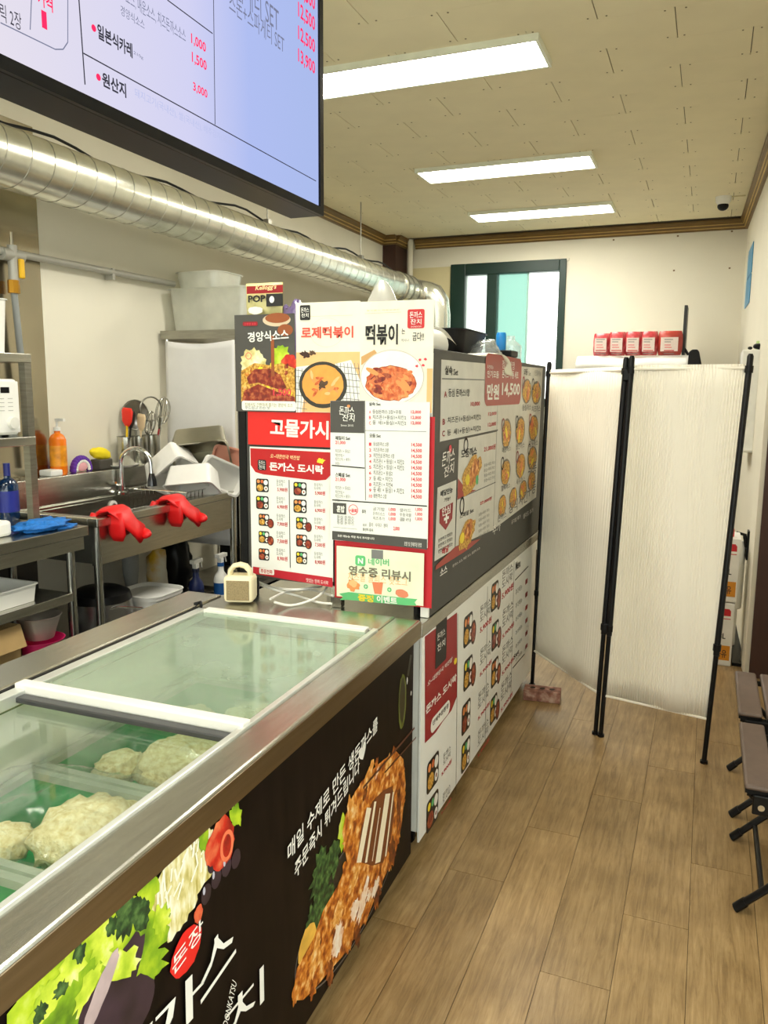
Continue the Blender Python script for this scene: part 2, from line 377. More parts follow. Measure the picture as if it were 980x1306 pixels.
wl = build('wall_left', B(XL - .1, YF, 0, XL, YB + .1, ZC), WALLM, kind='structure')
build('steel_panel', B(XL, 1.2, .97, XL + .004, 3.13, 2.85), mat('steel_sheet', (176, 168, 148), .22, 1, .12, 2, .12, 3), wl)
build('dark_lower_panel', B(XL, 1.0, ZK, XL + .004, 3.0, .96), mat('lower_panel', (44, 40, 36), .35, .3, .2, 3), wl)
# back wall with the window opening
WX0, WX1, WZ0, WZ1 = -2.515, -1.355, 1.45, 2.862
wb = MB()
for b in ((XL, YB, 0, WX0, YB + .12, ZC), (WX1, YB, 0, XJ, YB + .12, ZC), (WX0, YB, 0, WX1, YB + .12, WZ0), (WX0, YB, WZ1, WX1, YB + .12, ZC)): wb.box(*b)
wbk = build('wall_back', wb, WALLM, kind='structure')
build('cream_board', B(-2.945, YB - .012, 1.3, WX0 - .005, YB, 2.845), CREAMB, wbk)
m = MB(); m.box(-2.975, YB - .02, 2.845, WX1 + .02, YB, 2.868); m.box(-2.975, YB - .02, 1.3, -2.945, YB, 2.845)
build('window_trim', m, WALLM, wbk)
sc = MB()
for u, v in ((783, 306), (865, 301), (934, 295), (860, 345), (931, 342)):
    p = at(u, v, 1, YB); sc.cbox((p.x, YB - .001, p.z), (.016, .003, .014))
build('screw_hole', sc, mat('hole_brown', (120, 100, 70), .8), wbk)
# right wall, slightly askew, ends at the corner where the brown panel starts
m = MB(); m.prism([(xr(YB), YB), (xr(5.04), 5.04), (xr(5.04) - .018, 5.035), (xr(YJ) - .012, YJ), (XJ + .1, YJ), (XJ + .1, YB)], 2, 0, ZC)
build('wall_right', m, WALLM, kind='structure')
build('trim_1', B(xr(YJ) + .012, YJ - .02, 0, XJ, YJ - .001, 2.3), BROWN, kind='structure')
m = MB()
for b in ((XJ, 1.75, 0, XJ + .1, YJ, ZC), (XJ, YF, 0, XJ + .1, -2.2, ZC), (XJ, -2.2, 2.6, XJ + .1, 1.75, ZC), (XJ, -2.2, 0, XJ + .1, 1.75, .1)): m.box(*b)
build('wall_right_near', m, WALLM, kind='structure')  # unseen near wall; its wide opening is added to let daylight in
# shop front behind the viewer: wall with a wide glazed opening
m = MB()
for b in ((XL, YF - .1, 0, -2.9, YF, ZC), (.55, YF - .1, 0, XJ, YF, ZC), (-2.9, YF - .1, 2.75, .55, YF, ZC), (-2.9, YF - .1, 0, .55, YF, .12)): m.box(*b)
build('wall_front', m, WALLM, kind='structure')
wf = thing('window_2', None, None, (-1.2, YF - .05, .12), kind='structure')
m = MB()
for x in (-2.9, -1.78, -.62, .5): m.box(x, YF - .08, .12, x + .05, YF - .03, 2.75)
m.box(-2.9, YF - .08, .12, .55, YF - .03, .2); m.box(-2.9, YF - .08, 2.67, .55, YF - .03, 2.75)
build('frame', m, BLACKM, wf)
CLEAR = mat_film('clear_glass', (248, 252, 250), 1.0, .02)
for x in (-2.85, -1.73, -.57): build('pane', B(x, YF - .06, .2, x + 1.07, YF - .054, 2.67), CLEAR, wf)

w3 = thing('added_window', None, None, (XJ + .05, -.2, .1), kind='structure'); m = MB()  # unseen glazing added to bring daylight onto the aisle-facing fronts
for y in (-2.2, -.25, 1.70): m.box(XJ + .03, y, .1, XJ + .08, y + .05, 2.6)
m.box(XJ + .03, -2.2, .1, XJ + .08, 1.75, .18); m.box(XJ + .03, -2.2, 2.52, XJ + .08, 1.75, 2.6); build('frame', m, BLACKM, w3)
for y in (-2.15, -.2): build('pane', B(XJ + .05, y, .18, XJ + .056, y + 1.9, 2.52), CLEAR, w3)

# crown mouldings: stepped brown profile with gold lines
def crown(name, p, q, inward):
    p, q, i = Vector(p), Vector(q), Vector(inward).normalized(); parent = None
    prof = [(0, -.085), (.018, -.085), (.024, -.070), (.030, -.066), (.036, -.045), (.05, -.03), (.056, -.018), (.066, -.014), (.066, 0), (0, 0)]
    def sweep(pr):
        n = len(pr); vs = [e + i * a + Vector((0, 0, b)) for e in (p, q) for a, b in pr]
        return MB().add(vs, [tuple(range(n)), tuple(reversed(range(n, 2 * n)))] + [(k, n + k, n + (k + 1) % n, (k + 1) % n) for k in range(n)])
    o = build(name, sweep(prof), TRIM, kind='structure')
    for a, b in ((.0365, -.046), (.0245, -.071)):
        build('gold_line', sweep([(a - .008, b - .002), (a + .006, b + .001), (a + .008, b + .006), (a - .006, b + .006)]), TRIMG, o)
crown('trim_2', (XL + .24, YB, ZC), (xr(YB) + .0, YB, ZC), (0, -1, 0))
crown('trim_3', (xr(YB), YB, ZC), (xr(YJ), YJ, ZC), (-1, -.026, 0))
crown('trim_4', (XL, YF, ZC), (XL, 7.62, ZC), (1, 0, 0))
crown('trim_5', (XL, 7.62, ZC), (XL + .16, 7.62, ZC), (0, -1, 0))
crown('trim_6', (XL + .14, 7.6, ZC), (XL + .14, 7.9, ZC), (1, 0, 0))
build('wall_column', B(XL, 7.63, 0, XL + .14, YB, ZC), BROWN, kind='structure')
build('drain_pipe', T([(-2.93, 7.86, 1.3), (-2.93, 7.86, ZC - .001)], .03, 14), WALLM, label='cream vertical pipe beside the brown corner column', cat='pipe', smooth=True)

# window in the back wall: dark green frame, three panes
wn = thing('window_1', None, None, ((WX0 + WX1) / 2, YB, WZ0), kind='structure')
def wxx(u): return at(u, 400, 1, YB).x
def bar(x0, z0, x1, z1, nm='frame'): build(nm, B(x0, YB - .03, z0, x1, YB + .07, z1), GREENF, wn, bevel=.006)
bar(WX0, WZ0, wxx(593.5), WZ1); bar(wxx(712), WZ0, WX1, WZ1); bar(wxx(593.5), 2.75, wxx(712), WZ1); bar(wxx(593.5), WZ0, wxx(712), WZ0 + .08); bar(wxx(621), WZ0 + .08, wxx(634), 2.75, 'sash_bar')
FROST = mat_film('frosted_pane', (232, 240, 236), 1, .3, .3, (240, 246, 243))
MINT = mat_film('mint_pane', (168, 196, 188), 1, .2, .12, (200, 232, 224))
WHITEP = mat_film('bright_pane', (252, 255, 254), 1, .2, .1, (250, 252, 250))
for u0, u1, mm in ((593.5, 621, FROST), (634, 671, MINT), (673, 712, WHITEP)):
    build('pane', B(wxx(u0), YB + .02, WZ0 + .08, wxx(u1), YB + .026, 2.75), mm, wn)
build('glazing_bead', B(wxx(671), YB + .01, WZ0 + .08, wxx(673), YB + .035, 2.75), mat('mint_bead', (150, 190, 178), .5), wn)

# ceiling LED panels
LED = bpy.data.materials.new('led_diffuser'); LED.use_nodes = True
_n = LED.node_tree.nodes; _n.remove(_n['Principled BSDF']); _e = _n.new('ShaderNodeEmission'); _e.inputs[0].default_value = (1.0, .965, .85, 1); _e.inputs[1].default_value = LAMP
LED.node_tree.links.new(_e.outputs[0], _n['Material Output'].inputs[0])
LEDF = mat('lamp_frame', (226, 228, 208), .45)
names = {3.63: 'long white LED ceiling panel nearest the viewer, partly behind the menu screen', 5.43: 'middle LED ceiling panel of the three in a row', 6.85: 'LED ceiling panel closest to the back wall'}
for y, x0 in ((-1.6, -1.98), (.15, -1.98), (1.9, -1.98), (3.63, -1.98), (5.43, -2.0), (6.85, -2.03)):
    t = thing('ceiling_light', names.get(y, {-1.6: 'LED ceiling panel nearest the shop front', .15: 'LED ceiling panel straight above the viewer', 1.9: 'LED ceiling panel above the freezer'}.get(y)), 'ceiling light', (x0 + .6, y + .16, ZC - .03), 'LED ceiling panels')
    m = MB(); x1, y1 = x0 + 1.2, y + .32
    for b in ((x0, y, x1, y + .016), (x0, y1 - .016, x1, y1), (x0, y + .016, x0 + .016, y1 - .016), (x1 - .016, y + .016, x1, y1 - .016)): m.box(b[0], b[1], ZC - .028, b[2], b[3], ZC)
    build('frame', m, LEDF, t); build('diffuser', B(x0 + .016, y + .016, ZC - .02, x1 - .016, y1 - .016, ZC - .012), LED, t)

# dome camera on the ceiling
p = at(923, 257, 2, 3.085); t = thing('dome_camera', 'small white security camera with black lens on the ceiling', 'camera', (p.x, p.y, 3.03))
build('mount', MB().lathe([(.03, 0), (.055, .03), (.06, .07)], (p.x, p.y, 3.05), 18), WHITE, t, smooth=True)
build('lens_dome', MB().lump((p.x, p.y, 3.05), (.042, .042, .035), amp=0), BLACK, t, smooth=True)
build('cable', T([(p.x + .03, p.y, ZC - .003), (xr(7.5) - .07, p.y, ZC - .004)], .004, 6), CREAMB, t)
# blue sheet on the right wall
yy0, yy1 = 6.95, 7.45
b = thing('wall_notice', 'bright blue notice sheet on the right wall near the corner', 'notice', (xr(7.2), 7.2, 2.2))
def rw(y, z, o): return (xr(y) - o, y, z)
for z0, z1 in ((2.30, 2.52), (2.53, 2.76)):
    m = MB(); m.add([rw(yy0, z0, .002), rw(yy1, z0, .002), rw(yy1, z1, .002), rw(yy0, z1, .002), rw(yy0, z0, .006), rw(yy1, z0, .006), rw(yy1, z1, .006), rw(yy0, z1, .006)], [(0, 1, 2, 3), (7, 6, 5, 4), (0, 4, 5, 1), (1, 5, 6, 2), (2, 6, 7, 3), (3, 7, 4, 0)])
    build('sheet', m, mat('blue_sheet', (22, 134, 184), .4), b)
m = MB(); m.add([rw(yy1, 2.31, .003), rw(yy1 + .14, 2.31, .003), rw(yy1 + .14, 2.75, .003), rw(yy1, 2.75, .003)], [(0, 1, 2, 3)])
build('pale_margin', m, mat('pale_blue', (190, 214, 220), .5), b)
# ================================================================== FREEZER
FD = Vector((-.018, 1, 0)).normalized(); FN = Vector((FD.y, -FD.x, 0))          # along the freezer, and out of its front
FO = Vector((-.812, 1.5, 0))                                                    # on the outer front edge of the rim
def fx(a, b, z): return FO + FN * a + FD * (b - 1.5) + Vector((0, 0, z))        # a: out from the front edge (negative = inwards), b: about world y
FM = Matrix(((FN.x, FD.x, 0, fx(0, 0, 0).x), (FN.y, FD.y, 0, fx(0, 0, 0).y), (0, 0, 1, 0), (0, 0, 0, 1)))
def FB(*bs):
    m = MB(); m.M = FM
    for b in bs: m.box(*b)
    return m
Y0, Y1, DW = .20, 2.36, .90          # near end, far end, depth
fz = thing('chest_freezer', 'long chest freezer with steel rim, glass lids and dark food print front', 'freezer', fx(-.45, 1.4, 0))
BODYM = mat('freezer_body', (40, 36, 34), .4)
build('body', FB((-DW + .03, Y0 + .02, .05, -.84, Y1 - .02, .80), (-.05, Y0 + .02, .05, -.022, Y1 - .02, .805), (-.84, Y0 + .02, .05, -.05, Y0 + .08, .80), (-.84, Y1 - .14, .05, -.05, Y1 - .02, .80), (-.84, Y0 + .08, .05, -.05, Y1 - .14, .3)), BODYM, fz)
LINER = mat('freezer_liner', (240, 240, 230), .45)
build('liner', FB((-.80, Y0 + .1, .36, -.76, Y1 - .16, .845), (-.10, Y0 + .1, .36, -.085, Y1 - .16, .80), (-.76, Y0 + .1, .36, -.10, Y0 + .12, .80), (-.76, Y1 - .18, .36, -.10, Y1 - .16, .80), (-.76, Y0 + .12, .34, -.10, Y1 - .18, .36)), LINER, fz)
# steel rim: four flat borders and the folded front lip, its shade put into a darker steel colour
build('steel_rim', FB((-.088, Y0, .806, 0, Y1, .86), (-DW, Y0, .80, -.755, Y1, .868), (-.755, Y1 - .16, .80, -.088, Y1, .862), (-.755, Y0, .80, -.088, Y0 + .1, .86)), STEEL, fz, bevel=.006)
build('rim_lip', FB((0, Y0, .800, .003, Y1, .853)), mat('lip_steel_shaded', (150, 138, 116), .3, 1, .1, 3, stretch=(30, 2, 30)), fz)
build('rear_rail_groove', FB((-.757, Y0 + .1, .84, -.745, Y1 - .16, .864)), BLACK, fz)
build('front_track', FB((-.102, Y0 + .1, .83, -.086, Y1 - .16, .866)), ALU, fz, bevel=.002)
build('rear_track', FB((-.745, Y0 + .1, .83, -.71, Y1 - .16, .862)), ALU, fz, bevel=.002)
build('end_track', FB((-.71, Y1 - .185, .84, -.12, Y1 - .15, .866)), WHITE, fz, bevel=.003)
build('corner_clip', MB().tube([fx(-.77, Y1 - .15, .868), fx(-.75, Y1 - .14, .874), fx(-.735, Y1 - .16, .868)], .006, 8), BLACK, fz)
GL1 = mat_film('frosty_glass', (240, 250, 243), 1.0, .08, .30, (222, 234, 222), 1.42)
GL2 = mat_film('lid_glass', (253, 255, 253), 1.0, .03, .015, (215, 235, 222), 1.35)
ld = build('glass_lid', FB((-.70, 1.43, .852, -.10, Y1 - .187, .857)), GL1, fz)
build('lid_bar', FB((-.745, 1.405, .848, -.09, 1.44, .874)), WHITE, ld, bevel=.004)
build('lid_gasket', FB((-.735, 1.375, .838, -.10, 1.404, .852)), mat('grey_gasket', (72, 72, 74), .3, .4), ld, bevel=.003)
l2 = build('glass_lid', FB((-.70, Y0 + .11, .826, -.11, 1.43, .831)), GL2, fz)
build('lid_handle', FB((-.42, .62, .831, -.30, .66, .838)), GL2, l2)
# dark food print on the front
fp = build('print_panel', FB((-.022, Y0 + .02, .045, -.014, Y1 - .025, .806)), DARKP, fz, origin=fx(-.018, 1.37, .045))
pr = Print(fp, fx(-.014, 1.5, 0), FN)
def blobs(pr, lst, m, lay, jag=.25, seed=1):
    for i, (u, v, a, b, rot) in enumerate(lst): pr.ell(u, v, a, b, m, lay + i * .05, jag, 26, rot, seed + i)
# plate, cutlet, cheese, kale, potato
pr.ell(455, 1120, .30, .145, mat('print_plate', (14, 13, 14), .3), 1, 0, 40, .06)
pr.ringe(452, 1135, .36, .165, .005, mat('print_plate_edge', (96, 92, 88), .4), 1.4, 48)
blobs(pr, [(412, 1150, .05, .075, .3), (408, 1115, .055, .06, 0), (425, 1095, .04, .05, 0), (398, 1172, .035, .04, 0)], KALE, 2, .35, 3)
pr.ell(392, 1205, .05, .05, POT, 2.6, .05, 24, .5)
pr.ell(438, 1060, .03, .05, LETT, 2.2, .3)
pr.poly([(372, 1276), (378, 1235), (400, 1195), (412, 1160), (430, 1130), (442, 1100), (436, 1062), (440, 1040), (452, 1010), (470, 985), (490, 968), (505, 958), (514, 968), (517, 1000), (512, 1050), (505, 1085), (494, 1110), (482, 1135), (470, 1165), (452, 1195), (436, 1220), (418, 1240), (400, 1262), (386, 1275)], CRUMB, 3)
for i, (u, v) in enumerate(((376, 1268), (384, 1240), (398, 1215), (415, 1180), (430, 1150), (440, 1108), (440, 1075), (445, 1035), (460, 1003), (480, 978), (502, 962), (513, 985), (514, 1020), (508, 1065), (498, 1100), (484, 1132), (466, 1168), (444, 1205), (420, 1238), (398, 1264))):
    pr.ell(u, v, .018, .022, CRUMB, 3.1 + .02 * i, .45, 18, 0, i)
pr.poly([(455, 1098), (460, 1055), (474, 1022), (488, 1008), (500, 1002), (503, 1030), (498, 1070), (488, 1100), (474, 1104)], mat('print_brown_gap', (120, 64, 26), .5), 3.8)  # brown gaps between the printed cheese strands
for i, (a, b, w_) in enumerate((((457, 1100), (470, 1030), .040), ((466, 1100), (478, 1022), .018), ((481, 1100), (494, 1012), .046), ((491, 1092), (501, 1010), .012), ((474, 1098), (484, 1030), .006))): pr.line(a, b, w_, CHEESE, 4.2 + .1 * i)
CR2 = mat('print_breading_light', (236, 170, 80), .45, ramp=[(.28, (176, 96, 26)), (.5, (236, 164, 72)), (.7, (253, 220, 160))], scale=46)
CR3 = mat('print_breading_dark', (120, 56, 16), .45, ramp=[(.3, (58, 22, 6)), (.5, (122, 58, 16)), (.7, (186, 104, 36))], scale=40)
blobs(pr, [(470, 990, .05, .025, .9), (448, 1035, .03, .05, .2), (495, 975, .03, .03, .3), (430, 1165, .035, .03, .6), (402, 1220, .03, .05, -.3), (452, 1120, .04, .02, .4)], CR2, 3.5, .3, 41)
blobs(pr, [(508, 1030, .02, .07, 0), (500, 1085, .03, .05, .2), (480, 1140, .025, .045, .2), (455, 1190, .022, .045, .3), (420, 1240, .02, .04, .2), (465, 1012, .025, .012, .8)], CR3, 3.55, .3, 51)
blobs(pr, [(462, 1148, .055, .028, .9), (452, 1160, .03, .03, .9), (478, 1132, .03, .02, .5), (430, 1196, .03, .045, -.2), (450, 1160, .02, .02, .9), (470, 1140, .02, .015, .5), (432, 1196, .022, .035, -.2), (425, 1210, .014, .02, 0), (480, 985, .02, .008, .8)], mat('print_meat', (252, 226, 198), .4, ramp=[(.3, (232, 160, 108)), (.48, (250, 220, 190)), (.7, (255, 246, 232))], scale=30), 4.6, .3, 9)
pr.line((462, 1005), (528, 928), .008, mat('print_chopstick', (90, 50, 32), .4), 5); pr.line((490, 985), (530, 940), .006, mat('print_chopstick', (90, 50, 32), .4), 5)
# oil bottle
pr.ell(513, 895, .035, .09, GLOBE, 2, .05, 30); pr.ell(513, 893, .026, .075, mat('print_bottle_dark', (34, 36, 22), .3), 2.3, .05, 30)
pr.line((520, 862), (524, 835), .02, mat('print_bottle_dark', (34, 36, 22), .3), 2); pr.ell(519, 868, .004, .012, WINK, 2.6); pr.ell(524, 884, .005, .008, WINK, 2.6)
# salad
blobs(pr, [(250, 1105, .075, .06, .3), (225, 1125, .06, .06, 0), (205, 1150, .05, .05, 0), (240, 1080, .03, .04, 0), (228, 1160, .05, .045, .4), (262, 1085, .03, .04, 0)], ONION, 2, .22, 5)
blobs(pr, [(150, 1170, .055, .05, .2), (110, 1205, .06, .06, 0), (75, 1250, .06, .06, .3), (120, 1240, .06, .06, 0), (45, 1296, .05, .05, 0), (95, 1285, .06, .04, .5), (170, 1200, .05, .05, 0), (188, 1130, .025, .045, 0), (195, 1195, .04, .04, 0), (150, 1215, .05, .05, 0), (258, 1065, .015, .035, .1), (300, 1040, .018, .03, .4), (185, 1230, .035, .06, .9)], LETT, 3, .3, 11)
LETB = mat('print_lettuce_bright', (206, 224, 70), .45, ramp=[(.3, (150, 186, 24)), (.55, (214, 228, 70)), (.75, (244, 246, 190))], scale=24)
blobs(pr, [(130, 1195, .03, .035, .5), (90, 1232, .03, .03, .2), (110, 1262, .035, .022, .8), (60, 1275, .03, .03, 0), (155, 1228, .022, .05, .9), (205, 1172, .02, .03, .3)], LETB, 3.9, .3, 21)
blobs(pr, [(100, 1215, .012, .016, 0), (76, 1262, .014, .012, .3), (141, 1180, .012, .016, .2), (50, 1290, .012, .014, 0)], KALE, 4.2, .3, 31)
for i in range(26):
    u_, v_ = random.uniform(200, 268), 0; v_ = 1240 - (u_ - 130) * 1.18 + random.uniform(-26, 22); pr.line((u_, v_), (u_ + random.uniform(-7, 9), v_ - random.uniform(14, 30)), .005, mat('print_shred_white', (250, 248, 226), .4), 2.8 + i * .03)
blobs(pr, [(160, 1168, .03, .035, 0), (180, 1165, .02, .03, 0)], KALE, 4, .2, 4)
blobs(pr, [(282, 1075, .042, .055, .25), (268, 1085, .02, .03, 0)], TOM, 4, .08, 2); pr.ringe(288, 1078, .024, .032, .009, mat('print_tomato_pale', (236, 120, 80), .4), 5); pr.ell(252, 1165, .014, .018, TOM, 4, .1)
for i, (u, v) in enumerate(((288, 1105), (275, 1120), (262, 1140), (270, 1100), (300, 1095))): pr.ell(u, v, .017, .02, AUB, 3.5 + i * .1, .05, 18, 0, i)
for u, v in ((285, 1100), (271, 1116), (259, 1136)): pr.ell(u, v, .004, .008, mat('print_glint', (190, 190, 205), .3), 4.4)
blobs(pr, [(150, 1262, .04, .085, -.75), (170, 1285, .05, .05, 0), (120, 1300, .04, .05, 0)], AUB, 4, .08, 8); pr.ell(128, 1262, .018, .06, mat('print_aubergine_cut', (190, 168, 168), .4, 0, .15, 30), 5, .1, 20, -.75)
# lettering
pr.text3('매일 수제로 만든 생돈까스를', (366, 1100), (481, 930), (364, 1079), WINK, 6, .012, .15)
pr.text3('주문즉시 튀겨드립니다', (375, 1122), (458, 983), (373, 1102), WINK, 6, .012, .15)
pr.text3('♥', (457, 976), (466, 961), (456, 958), WINK, 6)
pr.ell(236, 1212, .048, .040, BRED, 6, .06, 26, .1)
pr.text3('돈장', (218, 1246), (257, 1191), (217, 1222), WINK, 7, .01)
pr.text3('스', (254, 1280), (299, 1214), (250, 1226), WINK, 7, .0)
pr.text3('까', (158, 1395), (258, 1282), (156, 1332), WINK, 7, .0); pr.text3('잔치', (205, 1440), (335, 1275), (203, 1385), WINK, 7, .0)
pr.text3('DONKATSU', (288, 1310), (300, 1253), (282, 1306), WINK, 7)
pr.done()
for b in (Y0 + .15, Y1 - .2):
    for a in (-.15, -.75): build('foot', MB().lathe([(.025, 0), (.025, .05)], fx(a, b, 0), 12), BLACK, fz)

# trays of cutlets in the freezer
GRNT = mat('green_tray', (20, 168, 96), .4, 0, .1); CUT = mat('raw_breading', (232, 218, 172), .9, ramp=[(.3, (206, 184, 128)), (.5, (232, 218, 170)), (.7, (246, 238, 206))], scale=70, bump=.5, bscale=140)
FILM = mat_film('cling_film', (254, 255, 254), 1.0, .12, .05, (240, 246, 240), 1.35); TRIMW = mat_film('tray_rim', (236, 242, 236), .95, .2, .6, (226, 232, 222), 1.2)
trays = [(1.98, 'green plastic tray at the far end under the frosty lid', 0), (1.62, 'green plastic tray in the freezer just beyond the white lid bar', 1), (1.26, 'green plastic tray with the largest mound of crumbed cutlets', 2), (.90, 'green plastic tray second from the near end of the freezer', 3), (.54, 'green plastic tray at the near end of the freezer', 4)]
lab_c = ['pale breaded cutlet lying in the far frosty tray', 'pale breaded cutlet under the frosty lid by the bar', 'pale breaded cutlet heaped near the white lid bar', 'pale breaded cutlet in the large mound under film', 'pale breaded cutlet at the near end of the freezer']
for y, lb, k in trays:
    tr = thing('food_tray', lb, 'tray', fx(-.43, y, .47), 'green trays in the freezer')
    m = MB(); m.M = FM @ Matrix.Translation((-.43, y, .47)); m.tub(.60, .335, .15, .004, .95, .003, .1); build('tray_body', m, GRNT, tr, smooth=True)
    m = FB((-.735, y - .175, .621, -.125, y - .155, .64), (-.735, y + .155, .621, -.125, y + .175, .64), (-.735, y - .155, .621, -.715, y + .155, .64), (-.145, y - .155, .621, -.125, y + .155, .64)); build('rim', m, TRIMW, tr)
    rnd = random.Random(k)
    for i, (px, side) in enumerate(((-.235, 'aisle side'), (-.425, 'middle'), (-.60, 'kitchen side'))):
        big = .95 + (.2 if (k, i) in ((2, 1), (1, 0), (1, 1)) else 0) - (.25 if i == 2 else 0); rz = .055 * big
        m = MB(); m.M = FM; m.lump((px, y + rnd.uniform(-.025, .025) - (.03 if i == 2 else 0), .585 + .03 * (big > 1)), (.095 * big, .105 * big, rz), k * 10 + i, .2, 2.6, 30, 18)
        build('breaded_cutlet', m, CUT, label='pale breaded cutlet on the %s of the %s' % (side, ['far frosty tray', 'tray beyond the lid bar', 'tray with the largest mound', 'tray second from the near end', 'tray at the near end'][k]), cat='cutlet', group=['cutlets in the far tray', 'cutlets in the tray beyond the lid bar', 'cutlets in the large mound', 'cutlets second from the near end', 'cutlets at the near end'][k], smooth='all')
    def film(u, v, y=y, k=k):
        a = -.13 - .60 * u; b = y - .165 + .33 * v; q = Vector((a * 9 + k * 5, b * 9, k)); q2 = Vector((a * 30, b * 22 + k, k))
        z = .705 + .022 * noise.noise(q) + .012 * noise.noise(q2) - .035 * (abs(u - .5) * 2) ** 3 - .025 * (abs(v - .5) * 2) ** 3
        return fx(a, b, z)
    build('cling_film', MB().grid(film, 36, 20), FILM, label=['crumpled clear film over the far frosty tray', 'crumpled clear film over the tray beyond the lid bar', 'crumpled clear film over the tray at the lid bar', 'crumpled clear film over the largest cutlet mound', 'crumpled clear film over the nearest tray'][k], cat='plastic film', group='clear films over the trays', smooth='all')
# folded white bag and cord at the inner wall
m = MB(); m.M = FM; m.lump((-.70, 1.10, .715), (.03, .13, .07), 31, .35, 2.2)
build('plastic_bag', m, mat_film('bag_white', (240, 240, 236), .9, .2, .5, (240, 240, 234)), label='crumpled translucent bag against the inner freezer wall', cat='plastic bag', smooth='all')

# small cream speaker and cable on the freezer's far rim
c = Vector((-1.475, 2.30, .864)); M = Matrix.Translation(c) @ Matrix.Rotation(R(18), 4, 'Z')
t = thing('speaker', 'small cream portable speaker with arched handle on the freezer rim', 'speaker', c)
CRM = mat('cream_plastic', (240, 228, 192), .45, 0, .02)
m = MB(); m.M = M; m.box(-.052, -.035, .004, .052, .045, .098); build('case', m, CRM, t, bevel=.014)
m = MB(); m.M = M; m.box(-.040, -.0375, .014, .040, -.033, .084); build('grille', m, mat('tan_mesh', (150, 132, 96), .7, 0, .25, 300), t, bevel=.003)
m = MB(); m.M = M; m.tube([(-.036, .005, .094), (-.034, .005, .112), (-.02, .005, .128), (0, .005, .133), (.02, .005, .128), (.034, .005, .112), (.036, .005, .094)], .009, 10, flat=2.2); build('handle', m, CRM, t, smooth=True)
cb = MB()
for k, pts in enumerate(([(330, 745), (350, 752), (380, 760), (405, 768), (423, 770)], [(345, 764), (365, 755), (395, 752), (425, 760)], [(350, 768), (372, 772), (400, 764), (415, 752), (420, 742)], [(326, 740), (345, 748), (375, 752), (410, 748)])):
    cb.tube(smooth_path([at(u, v, 2, .868 + .005 * k + .012 * math.sin(2.1 * i_ + k)) for i_, (u, v) in enumerate(pts)]), .0042, 8)
build('charging_cable', cb, WHITE, label='tangle of white cable lying behind the cream speaker', cat='cable', smooth=True)

# ================================================================== COUNTER FRIDGE AND PARTITION
XS = -.83
cf = thing('counter_fridge', 'white low counter fridge with lunch box price poster on its side', 'fridge', (-1.17, 3.33, 0))
build('body', B(-1.50, 2.39, .09, XS - .006, 4.28, .795), mat('fridge_white', (222, 222, 214), .4), cf, bevel=.004)
build('steel_top', B(-1.56, 2.37, .795, XS + .006, 4.31, .84), STEEL, cf, bevel=.004)
for x in (-.90, -1.42):
    for y in (2.46, 4.2):
        k = build('caster', MB().lathe([(.022, .06), (.03, .062), (.03, .092)], (x, y, 0), 12), STEEL2, cf)
        m = MB(); m.M = Matrix.Translation((x, y, .03)) @ Matrix.Rotation(R(90), 4, 'X'); m.lathe([(.026, -.012), (.03, -.006), (.03, .006), (.026, .012)], (0, 0, 0), 16); build('wheel', m, BLACK, k)
lp = build('side_poster', B(XS - .006, 2.385, .058, XS, 4.27, .795), PAPER, cf, origin=(XS, 3.3, .1))
pr = Print(lp, (XS, 0, 0), (1, 0, 0))
pr.poly([(542, 812), (583, 781), (583, 888), (576, 906), (565, 920), (556, 934), (542, 948)], DRED, 1)
pr.rect(556, 796, 569, 840, INK, 2, .006); pr.text('돈까스', 557.5, 818, 567.5, 800, WINK, 3, .01); pr.text('잔치', 557.5, 832, 567.5, 816, WINK, 3, .01)
pr.text('오~대한민국 벅찬밥', 545, 876, 577, 842, WINK, 2, .01, .2); pr.text('돈까스 도시락', 543, 912, 582, 862, WINK, 2, .03)
pr.rect(549, 938, 574, 890, WINK, 2, .03); pr.text('단체주문환영', 551.5, 926, 571.5, 906, INK, 3, .02)
pr.ell(581, 843, .02, .012, YEL, 2, .2)
pr.line((581.6, 1013), (584, 783), .004, INK, 1); pr.line((619, 945), (622, 748), .004, INK, 1); pr.line((651.5, 895), (656, 715), .004, INK, 1)
